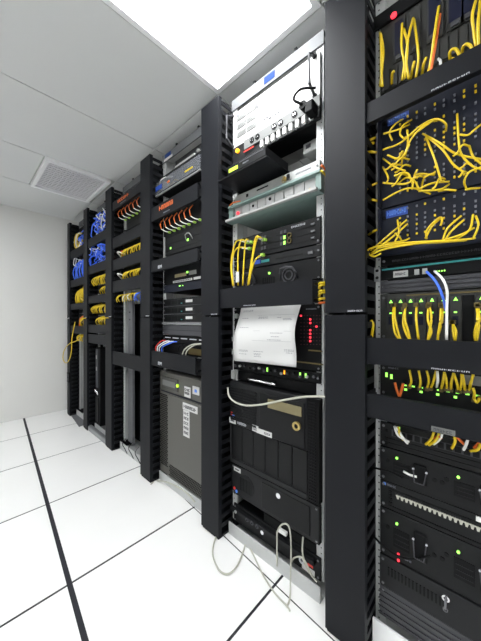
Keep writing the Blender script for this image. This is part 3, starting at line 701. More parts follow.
copies('rib', B(0, B5-A5-.05, -.004, 0, 0, .007), 'greybar', t, [(A5+.025, .954, 1.145+.012*i) for i in range(3)])
# blade chassis with cords
t = device('blade_chassis', 'grey blade chassis with green lights and vertical blades', 'equipment', 5, .990, 1.138, 'bladegrey', 'dark', .954)
part('gold_strip', B(A5+.09, A5+.30, .9525, .9541, 1.128, 1.132), 'gold', t)
xs = [.0355+.0268*i for i in range(16)]
ZBL = .94
for i, x in enumerate(xs):
    if x > B5-A5-.04: break
    empty_ = i in (7,)
    q = part('blade', B(A5+x, A5+x+.0245, .949 if not empty_ else .9525, .954, .994, 1.122), 'bladegrey' if not empty_ else 'dark', t, bevel=.001)
    if empty_: continue
    part('led', MB().prism_xz([(A5+x+.008, 1.108), (A5+x+.018, 1.108), (A5+x+.013, 1.118)], .947, .949), 'led_g', q)
    part('socket', B(A5+x+.006, A5+x+.019, .9475, .949, 1.040, 1.065), 'window', q)
    part('led', B(A5+x+.009, A5+x+.016, .9475, .949, 1.074, 1.078), 'led_g', q)
bl = [[(150,285),(150,330),(160,375),(172,415)], [(145,285),(143,330),(150,385),(168,415)], [(190,285),(188,335),(200,380),(208,415)], [(186,300),(182,355),(195,395),(207,415)], [(232,285),(231,340),(240,415)], [(280,282),(288,330),(280,385),(275,415)], [(277,290),(275,340),(288,380),(276,415)], [(325,285),(322,340),(314,390),(312,415)], [(330,290),(326,350),(312,400)], [(366,350),(380,380),(377,418)], [(370,350),(371,390),(377,418)], [(460,285),(462,340),(452,385),(455,418)], [(464,290),(468,345),(458,418)]]
for pl, o_ in zip(bl, ordinals([p[0][0] for p in bl])):
    pts = [ZD(x, y, .944 if j == 0 else .912) for j, (x, y) in enumerate(pl)]
    t = thing('yellow_blade_cord', o_ + ' yellow cord from the left dropping from the green lit blades', 'cable', pts[-1], 'yellow cords of the blade chassis')
    part('cord', MB().tube(pts, .0032, 6), 'yellow', t, smooth=True)
    p = pts[0]; part('plug', B(p.x-.006, p.x+.006, .932, .948, p.z-.004, p.z+.008), 'gold', t, bevel=.001)
def let5b(t, a, b, z0, z1): part('lettering', lettering(a+.165, a+.245, z0+.003, z0+.0065, .8708, 9, 3), 'paint_white', t)
cable_panel(5, .921, 1.000, 'black cable panel under the blades with green lights', let5b)
for pl in ([(80,462),(60,470),(45,476)], [(60,340),(68,360),(62,405)], [(30,215),(32,222)]):
    cord('yellow_patch_cord', 'yellow patch cord beside the widest post level with the blades', 'yellow cords beside the widest post', [ZD(x, y, .935) for x, y in pl], .0048, 'yellow')
# switch with short yellow cords
t = device('yellow_corded_switch', 'black switch with rows of green port lights between two panels', 'network switch', 5, .810, .912, 'device', 'dark', .952)
part('pale_bracket', B(A5+.0, A5+.012, .944, .952, .832, .908), 'silver_dev', t)
part('led', B(A5+.032, A5+.038, .949, .952, .872, .886), 'led_g', t); part('led', B(A5+.046, A5+.052, .949, .952, .868, .882), 'led_g', t)
part('lettering', lettering(A5+.040, A5+.07, .900, .905, .9508, 6, 3), 'inkgrey', t)
for i in range(18): part('port', B(A5+.080+.021*i, A5+.095+.021*i, .950, .952, .858, .872), 'dark', t); part('led', B(A5+.083+.021*i, A5+.091+.021*i, .9495, .952, .852, .8555), 'led_g', t)
for i in range(9): part('led', B(A5+.085+.040*i, A5+.092+.040*i, .9495, .952, .838, .844), 'led_g', t)
part('label_plate', B(A5+.225, A5+.29, .9495, .952, .880, .905), 'vent', t)
sw = [[(205,590),(212,570),(205,528)], [(243,597),(247,570),(240,530)], [(272,599),(278,565),(270,530)], [(285,597),(296,570),(306,530)], [(325,602),(332,570),(337,535)], [(345,600),(345,570),(338,540)], [(362,602),(363,575),(372,538)], [(388,605),(384,575),(372,540)], [(395,607),(402,575),(402,543)], [(415,607),(412,580),(405,545)], [(430,607),(436,580),(446,545)], [(448,640),(450,615),(445,595)], [(470,632),(460,650),(450,638)]]
for pl, o_ in zip(sw, ordinals([p[0][0] for p in sw])):
    pts = [ZD(x, y, .942 if j == 0 else .918) for j, (x, y) in enumerate(pl)]
    t = thing('short_yellow_cord', o_ + ' short yellow cord from the left at the green lit switch', 'cable', pts[0], 'short yellow cords of the lit switch')
    part('cord', MB().tube(pts, .0032, 6), 'yellow', t, smooth=True)
    p = pts[0]; part('plug', B(p.x-.005, p.x+.005, .936, .950, p.z-.006, p.z+.004), 'gold', t, bevel=.001)
for i, pl in enumerate(([(150,575),(158,605),(167,628)], [(182,578),(175,605),(168,628)])):
    cord('orange_patch_cord', ['left orange cord of the pair joining below the lit switch', 'right orange cord of the pair joining below the lit switch'][i], None, [ZD(x, y, .93) for x, y in pl], .004, 'orange')
cord('white_patch_cord', 'grey white cord between the short yellow cords of the lit switch', None, [ZD(307, 592, .942), ZD(312, 565, .915), ZD(310, 532, .912)], .0034, 'white')
def let5c(t, a, b, z0, z1):
    q = part('maker_plate', B(a+.165, a+.215, .8705, .872, z0+.002, z0+.016), 'vent', t)
    part('lettering', lettering(a+.170, a+.21, z0+.005, z0+.012, .8693, 6, 3), 'ink', q)
cable_panel(5, .757, .828, 'black cable panel below the lit switch with a small maker plate', let5c)
for i in range(3):
    cord('orange_patch_cord' if i == 1 else 'yellow_patch_cord', ['upper yellow cord end left of the panel below the lit switch', 'orange cord end left of the panel below the lit switch', 'lower yellow cord end left of the panel below the lit switch'][i], None,
         [(A5-.004, .90, .795-.012*i), (A5-.012, .885, .796-.012*i), (A5-.018, .92, .793-.012*i)], .004, ['yellow', 'orange', 'yellow'][i])
# black switches and power units below
ZE = lambda x, y, d: on_y(355+x/3.817, 360+y/3.817, d)
t = device('lower_black_switch', 'black switch with mixed white and yellow cords under the lowest panel', 'network switch', 5, .648, .726, 'device', 'dark', .952)
part('port_frame', B(A5+.050, B5-.03, .9495, .952, .688, .708), 'greybar', t)
for i in range(20): part('port', B(A5+.055+.019*i, A5+.069+.019*i, .9478, .9496, .690, .706), 'dark', t)
part('led', B(A5+.067, A5+.073, .949, .952, .712, .721), 'led_g', t)
part('face_seam', MB().box(A5+.03, B5-.03, .9508, .9522, .676, .678).box(A5+.03, B5-.03, .9508, .9522, .662, .664), 'dark', t)
for x, z in ((.034, .675), (.034, .70), (.034, .655)): part('button', B(A5+x-.004, A5+x+.004, .950, .952, z-.004, z+.004), 'dark', t)
mix = [('white', [(205,312),(165,288),(150,252)]), ('yellow', [(185,305),(172,285),(165,255)]), ('white', [(200,318),(185,300),(158,255)]), ('yellow', [(270,322),(292,300),(303,268)]), ('white', [(300,322),(325,300),(335,270)]), ('orange', [(300,300),(318,290),(330,300)]),
       ('yellow', [(370,337),(382,312),(378,285)]), ('orange', [(415,320),(395,300),(382,285)]), ('white', [(415,342),(425,320),(435,290)]), ('yellow', [(440,347),(468,342),(480,318)]), ('orange', [(455,335),(475,315),(485,300)]), ('yellow', [(282,325),(310,305),(322,275)])]
mo = {m: ordinals([p[0][0] for k, p in mix if k == m]) for m in ('white', 'yellow', 'orange')}
for m, pl in mix:
    cord(m+'_patch_cord', mo[m].pop(0) + ' ' + m + ' cord from left dropping into the switch under the lowest panel', m+' cords of the lower black switch', [ZE(x, y, .942 if j == 0 else .915) for j, (x, y) in enumerate(pl)], .0036, m)
def power_unit(z0, z1, label, extra):
    t = device('power_supply_unit', label, 'equipment', 5, z0, z1, 'device', 'dark', .950)
    for c in range(2):
        x = A5+.055+.150*c; h = z1-z0
        part('led', MB().disc(x+.010, .946, .950, z1-h*.22, .0036, 10), 'led_g', t, label='green light')
        g = part('vent_field', B(x, x+.045, .9485, .950, z0+h*.28, z1-h*.34), 'dark', t)
        part('vent_grid', MB().box(x+.004, x+.041, .9475, .9487, z0+h*.34, z0+h*.36).box(x+.004, x+.041, .9475, .9487, z0+h*.44, z0+h*.46).box(x+.004, x+.041, .9475, .9487, z0+h*.54, z0+h*.56), 'device_hi', g)
        s = part('socket', B(x+.055, x+.088, .944, .950, z0+h*.25, z1-h*.2), 'dark', t, bevel=.004)
        part('socket_clip', MB().tube([(x+.055, .942, z1-h*.35), (x+.060, .930, z0+h*.35), (x+.083, .930, z0+h*.35), (x+.088, .942, z1-h*.35)], .002, 5, 1), 'greybar', s)
        [part('clip_end', MB().disc(xx, .940, .944, z1-h*.35, .003, 8), 'paint_white', s) for xx in (x+.055, x+.088)]
        [part('round_hole', MB().disc(x+dx, .9485, .950, z0+h*q, .006, 10), 'dark', t) for dx, q in ((.106, .5), (.124, .5), (-.016, .62))]
    return t
t = power_unit(.539, .647, 'black power unit with white bar above the row of white teeth', 0)
part('white_bar', MB().tube([ZE(185, 425, .943), ZE(208, 438, .941), ZE(236, 446, .943)], .0035, 6, 3), 'white', t, smooth=True)
t = device('toothed_switch', 'black switch with a long row of white teeth like ports', 'network switch', 5, .452, .538, 'device', 'dark', .952)
part('lettering', lettering(A5+.036, A5+.062, .525, .531, .9508, 6, 3), 'inkgrey', t); part('mark', B(A5+.026, A5+.033, .9505, .952, .524, .532), 'label_ink', t)
part('inner_frame', MB().box(A5+.040, B5-.03, .9505, .9522, .516, .519).box(A5+.040, B5-.03, .9505, .9522, .462, .465).box(A5+.040, A5+.042, .9505, .9522, .465, .516), 'dark', t)
part('tooth_bar', B(A5+.062, B5-.06, .949, .952, .5045, .507), 'cream', t)
for i in range(31):
    x = A5+.062+.0118*i; part('tooth', MB().prism_xz([(x+.001, .5045), (x+.0095, .5045), (x+.0075, .4955), (x+.003, .4955)], .949, .952), 'cream', t)
for i in range(8): part('button', B(A5+.06+.045*i, A5+.085+.045*i, .950, .952, .509, .515), 'device_hi', t)
for i in range(4): part('side_port', B(A5+.043, A5+.051, .950, .952, .468+.012*i, .476+.012*i), 'dark', t)
q = on_y(479, 506, .95); part('white_button', B(q.x-.006, q.x+.006, .948, .952, .522, .534), 'white', t)
t = power_unit(.302, .451, 'lower black power unit with two red lights', 1)
for y in (554, 560): p = on_y(398.5, y, .95); part('led', MB().disc(p.x, .946, .950, p.z, .0036, 10), 'led_r', t)
part('lettering', lettering(A5+.075, A5+.105, .318, .323, .9488, 5, 3), 'inkgrey', t)
px_cord('black_cable', 'thin black cable from the widest post to the upper power unit', [(363, 465, 'y', .955), (375, 468, 'y', .93), (390, 472, 'y', .935), (402, 478, 'y', .945)], .0032, 'dark')
px_cord('black_cable', 'thin black cable from the widest post to the red lit power unit', [(362, 531, 'y', .955), (372, 535, 'y', .93), (384, 547, 'y', .925), (398, 556, 'y', .94), (412, 559, 'y', .94), (430, 556, 'y', .93)], .0032, 'dark')
t = device('keyed_drawer', 'black drawer with a key in its lock at the bottom of the nearest rack', 'drawer', 5, .200, .300, 'device_hi', 'dark', .946)
for i in range(16): part('slot', B(A5+.04+.0095*i, A5+.0445+.0095*i, .9445, .9462, .245, .270), 'dark', t)
p = on_y(446, 597, .945); l = part('lock', MB().ring(p.x, .938, .946, p.z, .009, .005, 16), 'chrome', t)
part('key', MB().box(p.x-.002, p.x+.002, .925, .940, p.z-.020, p.z+.003).ring(p.x, .930, .933, p.z-.025, .006, .004, 12), 'steel', l)
t = device('ribbed_base_panel', 'grey ribbed panel at the foot of the nearest rack', 'panel', 5, .100, .199, 'greybar', 'dark', .948, .05)
copies('rib', B(0, B5-A5-.03, -.004, 0, 0, .008), 'greybar', t, [(A5+.015, .948, .106+.0175*i) for i in range(5)])
solo('bright_gap_plate', B(A5+.002, B5-.002, .921, .929, .0, .0985), 'trim', 'added white plate standing in for bright lit floor under the nearest rack', 'plate')  # added white plate, its colour stands in for lit floor under the rack
# ================================================================ rack 3: grey tower server
A3, B3 = BAY[3]
Zp = lambda px, py, d=.95: on_y(px, py, d)
p = Zp(160, 156, RY-.007); solo('sticker', B(A3+.03, A3+.10, RY-.0075, RY-.0062, 2.122, 2.145), 'sticker_blue', 'blue sticker on the top bar above the grey tower rack', 'sticker')
solo('sticker', B(A3+.02, A3+.12, RY-.0075, RY-.0062, 2.103, 2.118), 'paper', 'white sticker on the top bar above the grey tower rack', 'sticker')
t = thing('rack_shelf', 'black shelf carrying a pale box under the top of the grey tower rack', 'shelf', ((A3+B3)/2, 1.0, 1.972))
part('shelf_tray', B(A3+.034, B3-.034, .93, 1.20, 1.972, 1.976), 'black', t)
part('shelf_lip', B(A3+.002, B3-.002, .925, .930, 1.966, 1.985), 'device', t)
t = thing('pale_box', 'pale beige box with green edge standing on the upper shelf', 'equipment', ((A3+B3)/2, .99, 1.976))
part('box_case', B(A3+.16, A3+.36, .945, 1.08, 1.9762, 2.020), 'module', t, bevel=.003)
part('green_edge', B(A3+.17, A3+.35, .9435, .945, 1.979, 1.986), 'green', t)
part('knob', MB().disc(A3+.405, .935, .945, 2.010, .010, 10).box(A3+.40, A3+.41, .945, 1.0, 2.005, 2.015), 'silver_dev', t)
t = thing('fibre_tray', 'clear fronted fibre tray with yellow cords and a blue label', 'fibre tray', ((A3+B3)/2, .93, 1.868))
part('tray_body', MB().box(A3+.034, B3-.034, .90, 1.15, 1.868, 1.872).box(A3+.034, B3-.034, 1.10, 1.104, 1.872, 1.946), 'device_hi', t)
part('clear_front', B(A3+.0, B3-.020, .905, .909, 1.868, 1.950), 'clear', t)
part('edge_strip', MB().box(A3+.0, B3-.020, .902, .912, 1.862, 1.868), 'silver_dev', t)
part('blue_label', B(A3+.0, A3+.075, .9032, .9048, 1.895, 1.925), 'label_blue', t); part('yellow_label', B(A3+.325, A3+.40, .9032, .9048, 1.900, 1.908), 'yellow', t)
part('orange_label', B(A3+.14, A3+.165, .9032, .9048, 1.905, 1.916), 'orange', t)
for i in range(4):
    cord('yellow_fibre_cord', 'yellow fibre cord coiled inside the clear fronted fibre tray', 'yellow cords in the fibre tray', [(A3+.02+.03*i, .95, 1.880), (A3+.08+.03*i, .935, 1.90+.008*i), (A3+.17+.03*i, .945, 1.885), (A3+.25+.03*i, .95, 1.895)], .0038, 'yellow')
cord('white_patch_cord', 'white cord arching over the left end of the fibre tray', None, [(A3+.01, .93, 1.925), (A3+.03, .92, 1.958), (A3+.08, .92, 1.966), (A3+.16, .93, 1.948)], .004, 'white')
cord('yellow_fibre_cord', 'yellow cord end at the right of the fibre tray', None, [(B3-.02, .95, 1.905), (B3+.005, .93, 1.900), (B3+.03, .94, 1.902)], .006, 'yellow')
def orange_text(k, dx, w):
    def f(t, a, b, z0, z1):
        h = z1-z0
        part('orange_lettering', lettering(a+dx, a+dx+w, z0+h*.50, z0+h*.82, .8708, 6, 21+k), 'orange_print', t)
        part('white_lettering', lettering(a+dx+.05, a+dx+w*.75, z0+h*.18, z0+h*.26, .8708, 8, 3), 'inkgrey', t)
    return f
def logo(k):
    def f(t, a, b, z0, z1): part('white_lettering', text_mb('IBM', a+.085, z0+.012, .8712, .030), 'paint_white', t)
    return f
cable_panel(3, 1.690, 1.776, 'black panel with orange lettering in the grey tower rack', orange_text(3, .10, .16))
def plugged_cords(k, n, zt, zb, x0, dx, lab, grp):
    a = BAY[k][0]
    for i in range(n):
        x = a+x0+dx*i
        pts = [Vector((x, .915, zt+.01)), Vector((x-.006, .898, zt-.020)), Vector((x-.006, .905, zb+.022)), Vector((x+.012, .918, zb+.008)), Vector((x+.034, .935, zb))]
        t = thing('orange_plugged_cord', ORDW[i] + ' orange green-plugged cord from left in ' + bayname(k), 'cable', pts[0], grp)
        part('cord', MB().tube(pts[:3], .0034, 6), 'orange', t, smooth=True)
        part('white_boot', MB().tube([pts[2], pts[3], pts[4]], .0030, 6), 'white', t, smooth=True)
        part('green_plug', B(pts[4].x-.006, pts[4].x+.008, .930, .949, pts[4].z-.006, pts[4].z+.005), 'green', t, bevel=.002)
plugged_cords(3, 7, 1.69, 1.615, .075, .052, 'orange cord with white boot and green plug in the grey tower rack', 'orange cords in the grey tower rack')
t = device('black_core_switch', 'black switch behind the orange cords of the grey tower rack', 'network switch', 3, 1.475, 1.748, 'device', 'dark', .953)
for z in (1.50, 1.545, 1.59): part('card_seam', B(A3+.03, B3-.03, .9515, .9535, z, z+.002), 'dark', t)
part('led', B(B3-.065, B3-.05, .951, .953, 1.605, 1.620), 'led_g', t); part('led', B(A3+.095, A3+.108, .951, .953, 1.512, 1.524), 'led_g', t)
part('ring_handle', MB().tube([(A3+.275, .953, 1.530), (A3+.285, .935, 1.560), (A3+.325, .935, 1.562), (A3+.335, .953, 1.53)], .003, 6, 2), 'silver_dev', t, smooth=True)
part('led', B(A3+.28, A3+.295, .951, .953, 1.527, 1.540), 'led_g', t)
part('pale_bracket', MB().box(A3+.024, A3+.036, .945, .953, 1.45, 1.60), 'silver_dev', t)
cable_panel(3, 1.364, 1.435, 'black panel with white three letter mark above the blue striped unit', logo(3), x1=B3)
t = device('beige_panel_unit', 'black unit with beige display and white label row', 'equipment', 3, 1.284, 1.390, 'dark', 'dark', .954)
part('display', B(A3+.150, A3+.270, .9515, .9542, 1.322, 1.342), 'beige', t); part('display', B(A3+.30, A3+.37, .9515, .9542, 1.322, 1.346), 'vent', t)
part('led', B(A3+.275, A3+.29, .951, .9542, 1.336, 1.347), 'led_g', t)
part('white_label_row', MB().box(A3+.13, A3+.33, .9515, .9542, 1.290, 1.303).box(A3+.345, A3+.41, .9515, .9542, 1.290, 1.304), 'paper', t)
part('lettering', lettering(A3+.14, A3+.32, 1.293, 1.300, .950, 18, 5), 'ink', t)
t = device('blue_striped_unit', 'dark blue one unit device with small green lights', 'equipment', 3, 1.234, 1.283, 'slate', 'dark', .951)
part('led', B(A3+.20, A3+.215, .949, .951, 1.263, 1.270), 'led_g', t); part('led', B(A3+.235, A3+.243, .949, .951, 1.263, 1.268), 'led_g', t)
for i, nm in enumerate(('uppermost', 'middle', 'lowest')):
    z1 = 1.192-.050*i
    t = device('thin_server', nm + ' of three thin black servers with white labels', 'server', 3, z1-.049, z1, 'device', 'dark', .951)
    part('white_label', B(A3+.27, A3+.335, .9495, .951, z1-.030, z1-.014), 'paper', t)
    for c in range(3): part('drive_slot', B(A3+.04+.075*c, A3+.105+.075*c, .9495, .9512, z1-.040, z1-.012), 'dark', t)
    part('silver_edge', B(A3+.02, B3-.02, .9495, .9512, z1-.0485, z1-.0455), 'greybar', t)
    part('slot_led', B(A3+.22, A3+.235, .9485, .951, z1-.036, z1-.030), 'teal', t)
t = thing('silver_tray', 'thin silver tray under the three thin black servers', 'shelf', ((A3+B3)/2, 1.0, 1.029))
part('tray', B(A3+.034, B3-.034, .938, 1.20, 1.030, 1.034), 'alu', t); part('tray_lip', B(A3+.022, B3-.005, .936, .941, 1.0295, 1.040), 'alu', t)
t = device('grey_blanking_panel', 'plain grey blanking panel below the silver tray', 'panel', 3, .962, 1.026, 'greybar', 'dark', .945, .02)
part('groove', B(A3+.01, B3-.01, .9435, .9452, .992, .994), 'device', t)
t = device('outlet_strip', 'black outlet strip with a row of white dashes', 'power strip', 3, .914, .960, 'dark', 'dark', .950, .08)
for i in range(5): part('white_dash', B(A3+.04+.09*i, A3+.105+.09*i, .9485, .9502, .940, .946), 'paint_white', t)
t = device('open_fan_unit', 'dark recessed unit behind red, blue and cream cords', 'equipment', 3, .842, .912, 'dark', 'dark', .951, .2, screws=False)
part('dim_fan', MB().ring(A3+.22, .948, .951, .877, .030, .025), 'device', t); part('brown_plate', B(A3+.30, A3+.42, .948, .951, .855, .890), 'gold', t)
for m, nm, x, s in (('red', 'red', .0, 0), ('white', 'white', .02, .03), ('white', 'cream white', .045, .05), ('blue', 'blue', .075, .06)):
    cord(nm.split()[-1]+'_patch_cord', nm + ' cord bending over the panel at the grey tower rack left rail', None, [(A3+x, .905, .852), (A3+x+.004+s*.1, .905, .885), (A3+x+.025+s, .93, .918), (A3+x+.05+s, .945, .921)], .0038, m)
for i in range(2):
    cord('cream_cable', ['left cream cord arching behind the panel above the grey tower', 'right cream cord arching behind the panel above the grey tower'][i], None, [(A3+.300+.03*i, .905, .85), (A3+.315+.03*i, .91, .885), (A3+.36+.03*i, .93, .915), (A3+.43+.03*i, .945, .925)], .0040, 'cream')
cable_panel(3, .765, .857, 'black panel with white three letter mark right above the grey tower', logo(3), x1=B3-.02)
# the tower
z0, z1 = .052, .722
t = thing('grey_tower_server', 'big grey tower server with honeycomb front and white stickers', 'server', ((A3+B3)/2, .95, z0))
a, b = A3+.004, B3+.004
part('case', B(a+.034, B3-.034, .958, 1.42, z0+.012, z1), 'tower_lo', t)
part('front_frame', B(a, b, .933, .958, z0+.012, z1), 'tower', t, bevel=.004)
part('drive_strip', B(a+.035, a+.215, .926, .933, z1-.105, z1-.030), 'tower_lo', t, bevel=.001)
part('drive_slot', B(a+.045, a+.19, .9245, .9262, z1-.085, z1-.050), 'vent', t)
part('led', MB().disc(a+.215, .922, .930, z1-.065, .010, 12), 'lcd', t, label='yellow green light')
part('blue_line', B(a+.02, b-.012, .9275, .9332, z1-.128, z1-.123), 'slate', t)
h = MB()
for r in range(38):
    for c in range(6):
        x = a+.014+.014*c+(.007 if r % 2 else 0); z = z1-.150-.0122*r
        h.disc(x, .9300, .9332, z, .0042, 6)
part('honeycomb', h, 'dark', t, kind='stuff')
h = MB()
for r in range(6):
    for c in range(28):
        x = a+.120+.013*c+(.0065 if r % 2 else 0); z = z0+.028+.0125*r
        h.disc(x, .9300, .9332, z, .0040, 6)
part('lower_honeycomb', h, 'dark', t, kind='stuff')
part('side_door', B(a+.112, b-.004, .924, .933, z0+.100, z1-.135), 'tower', t, bevel=.002)
part('sticker', B(a+.285, a+.345, .9265, .930, z1-.115, z1-.055), 'paper', t); part('lettering', lettering(a+.29, a+.34, z1-.10, z1-.085, .9253, 4, 3), 'ink', t); part('lettering', lettering(a+.29, a+.34, z1-.08, z1-.065, .9253, 4, 6), 'ink', t)
part('sticker', B(a+.365, a+.425, .9265, .930, z1-.085, z1-.040), 'paper', t); part('blue_mark', B(a+.385, a+.405, .9253, .9266, z1-.072, z1-.056), 'label_ink', t)
part('sticker', B(a+.275, a+.415, .9225, .924, z1-.190, z1-.150), 'paper', t); part('lettering', lettering(a+.285, a+.405, z1-.180, z1-.162, .9213, 8, 9), 'ink', t)
part('sticker', B(a+.280, a+.340, .9225, .924, z1-.345, z1-.192), 'paper', t)
for i in range(5): part('lettering', lettering(a+.287, a+.335, z1-.218-.028*i, z1-.203-.028*i, .9213, 3, i), 'ink', t)
px_cord('grey_cable', 'pale cable lying over the silver base under the grey tower', [(151, 484, 'z', .012), (156, 481, 'y', .91), (166, 482, 'y', .905), (178, 487, 'y', .905), (188, 494, 'y', .905), (195, 502, 'y', .91)], .0042, 'cream')

# ================================================================ rack 2: tall grey plate
A2, B2 = BAY[2]
cable_panel(2, 1.935, 2.002, 'black panel with orange lettering in the tall grey plate rack', orange_text(2, .10, .20))
plugged_cords(2, 6, 1.935, 1.860, .05, .065, 'orange cord with white boot and green plug in the tall grey plate rack', 'orange cords in the tall grey plate rack')
t = device('black_core_switch', 'black switch behind the orange cords of the tall grey plate rack', 'network switch', 2, 1.782, 2.015, 'device', 'dark', .953, screws=False)
part('led', B(A2+.36, A2+.38, .951, .953, 1.825, 1.838), 'led_g', t); part('pale_bracket', B(A2+.05, A2+.075, .945, .953, 1.79, 1.875), 'silver_dev', t)
for z in (1.83, 1.87): part('card_seam', B(A2+.03, B2-.03, .9515, .9535, z, z+.002), 'dark', t)
for z0, z1, nm in ((1.632, 1.715, 'upper'), (1.453, 1.538, 'middle'), (1.277, 1.367, 'lower')):
    cable_panel(2, z0, z1, nm + ' of three black panels between yellow cord rows', None)
def cord_row(k, n, zt, zb, x0, x1, m, lab, grp, r=.0042, sag=.02, name=None, y0=.905, lean=.05):
    rnd = random.Random(int(zt*1000)+k)
    for i in range(n):
        x = x0+(x1-x0)*(i+.5)/n+rnd.uniform(-.010, .010); d = rnd.uniform(-.022, .022)
        pts = [(x+lean+d, .944, zt-rnd.uniform(0, .012)), (x+lean*.6, y0-.006, zt-(zt-zb)*.30), (x+d*.5, y0-.014+rnd.uniform(-.008, .008), zt-(zt-zb)*.65), (x-lean*.5+d, y0+.004, zb-.004)]
        cord(name or m+'_patch_cord', lab + ', ' + ORDW[i] + ' from the left', grp, pts, r, m, steps=4)
for zt, zb, nm in ((1.622, 1.545, 'upper'), (1.444, 1.372, 'lower')):
    cord_row(2, 12, zt, zb, A2+.13, B2-.02, 'yellow', 'yellow patch cord in the ' + nm + ' yellow row of the tall grey plate rack', nm + ' yellow row of the plate rack')
    t = device('patch_bay', 'black patch panel behind the ' + nm + ' yellow row of the tall grey plate rack', 'patch panel', 2, CAM_H+(zb-CAM_H)*1.094-.004, CAM_H+(zt+.008-CAM_H)*1.094, 'dark', 'dark', .953, .1, screws=False)
    part('port_row', MB().box(A2+.05, B2-.05, .951, .953, zt-.005, zt+.007), 'greybar', t)
    cord('white_patch_cord', 'white cord at the left of the ' + nm + ' yellow row in the tall grey plate rack', None, [(A2+.02, .94, zb+.02), (A2+.03, .90, zb+.055), (A2+.075, .90, zb+.05), (A2+.11, .93, zb+.03)], .006, 'white')
cord('red_patch_cord', 'short red cord left of the upper yellow row in the tall grey plate rack', None, [(A2+.05, .94, 1.57), (A2+.07, .91, 1.60), (A2+.09, .94, 1.61)], .006, 'red')
cord_row(2, 8, 1.272, 1.205, A2+.02, A2+.34, 'yellow', 'yellow patch cord hanging above the tall grey plate', 'yellow cords above the tall grey plate', sag=.03)
cord_row(2, 4, 1.272, 1.20, A2+.34, B2-.02, 'blue', 'blue patch cord hanging above the tall grey plate', 'blue cords above the tall grey plate')
cord_row(2, 3, 1.268, 1.21, A2+.10, A2+.36, 'white', 'white patch cord hanging above the tall grey plate', 'white cords above the tall grey plate')
t = thing('grey_cover_plate', 'tall grey metal plate standing upright in the rack beside yellow cords', 'plate', (A2+.14, 1.0, .066))
part('plate', MB().box(A2+.050, A2+.165, .975, .979, .066, 1.215).box(A2+.050, A2+.054, .979, 1.03, .066, 1.215).box(A2+.160, A2+.165, .960, .975, .066, 1.215), 'steel', t)
part('dark_backing', B(A2+.034, B2-.034, 1.035, 1.04, .066, 1.19), 'dark', t)  # added dark sheet, blocks the view of the bright back wall
for z in (1.12, 1.06): part('hole', MB().disc(A2+.085, .9735, .975, z, .007, 8).disc(A2+.135, .9735, .975, z, .007, 8), 'dark', t)
cable_panel(2, .703, .806, 'wide black panel crossing the tall grey plate', None)
for i, (x, y, z, w, m) in enumerate(((.19, 1.02, .066, .10, 'greybar'), (.31, 1.00, .066, .09, 'slate'), (.26, 1.085, .066, .12, 'slate'))):
    solo('power_brick', B(A2+x+.06, A2+x+.06+w, y-.01, y+.06, z-.059, z-.005), m, ['grey power brick nearest the tall grey plate foot', 'slate power brick at the right of the plate rack floor', 'slate power brick lying behind two others at the plate rack foot'][i], 'adapter', bevel=.008)
for i in range(3):
    x = A2+.05+.11*i
    cord('black_cable', ORDW[i] + ' thin black cable from left over the plate rack base', 'black cables over the plate rack base', [(x, .96, .09), (x+.02, .922, .066), (x+.06, .924, .035), (x+.10, .924, .012)], .0028, 'dark')

# ================================================================ rack 1: blue cords, slim black case
A1, B1 = BAY[1]
def tangle(k, n, z0, z1, x0, x1, m, lab, grp, seed, r=.005):
    rnd = random.Random(seed); nm = m
    for i in range(n):
        pts = []; x = rnd.uniform(x0, x1); z = rnd.uniform(z0+.02, z1)
        pts.append((x, .945, z))
        for j in range(3):
            x = min(max(x+rnd.uniform(-.10, .10), x0), x1); z = min(max(z+rnd.uniform(-.07, .05), z0), z1)
            pts.append((x, .882+.048*((i*7) % n)/n+rnd.uniform(-.0015, .0015), z))
        pts.append((min(max(x+rnd.uniform(-.05, .05), x0), x1), .935, max(z0, z-rnd.uniform(.0, .06))))
        cord(nm+'_patch_cord', lab, grp, pts, r, m, steps=4)
def back_panel(k, z0, z1, label):
    a, b = BAY[k]
    t = device('patch_bay', label, 'patch panel', k, z0, z1, 'dark', 'dark', .953, .1, screws=False)
    for z in [z0+.03+.05*i for i in range(max(1, int((z1-z0-.02)/.05)))]: part('port_row', B(a+.03, b-.03, .951, .953, z, z+.012), 'greybar', t)
back_panel(1, 1.900, 2.09, 'patch panel behind the upper blue cords of the second rack')
back_panel(1, 1.618, 1.806, 'patch panel behind the lower blue cords of the second rack')
tangle(1, 26, 1.835, 2.03, A1+.06, B1-.03, 'blue', 'blue patch cord in the upper blue tangle beside the ceiling grille', 'upper blue tangle', 3)
tangle(1, 10, 1.84, 2.03, A1+.06, B1-.03, 'white', 'white patch cord in the upper blue tangle beside the ceiling grille', 'white cords of the upper blue tangle', 5)
tangle(1, 26, 1.575, 1.745, A1+.0, B1-.02, 'blue', 'blue patch cord in the lower blue tangle of the second rack', 'lower blue tangle', 6)
tangle(1, 4, 1.59, 1.73, A1+.03, B1-.03, 'white', 'white patch cord in the lower blue tangle of the second rack', 'white cords of the lower blue tangle', 8)
for z0, z1, nm in ((1.745, 1.824, 'black panel between the two blue tangles'), (1.488, 1.566, 'black panel just below the lower blue tangle'), (1.213, 1.283, 'black panel between yellow rows of the second rack'), (.938, 1.014, 'upper of two stacked blank black panels'), (.842, .924, 'lower of two stacked blank black panels')):
    cable_panel(1, z0, z1, nm, None)
back_panel(1, 1.309, 1.525, 'patch panel behind the upper yellow row of the second rack'); back_panel(1, 1.014, 1.224, 'patch panel behind the lower yellow rows of the second rack')
cord_row(1, 13, 1.480, 1.385, A1+.05, B1-.02, 'yellow', 'yellow patch cord in the upper dense row of the second rack', 'upper yellow row of the second rack')
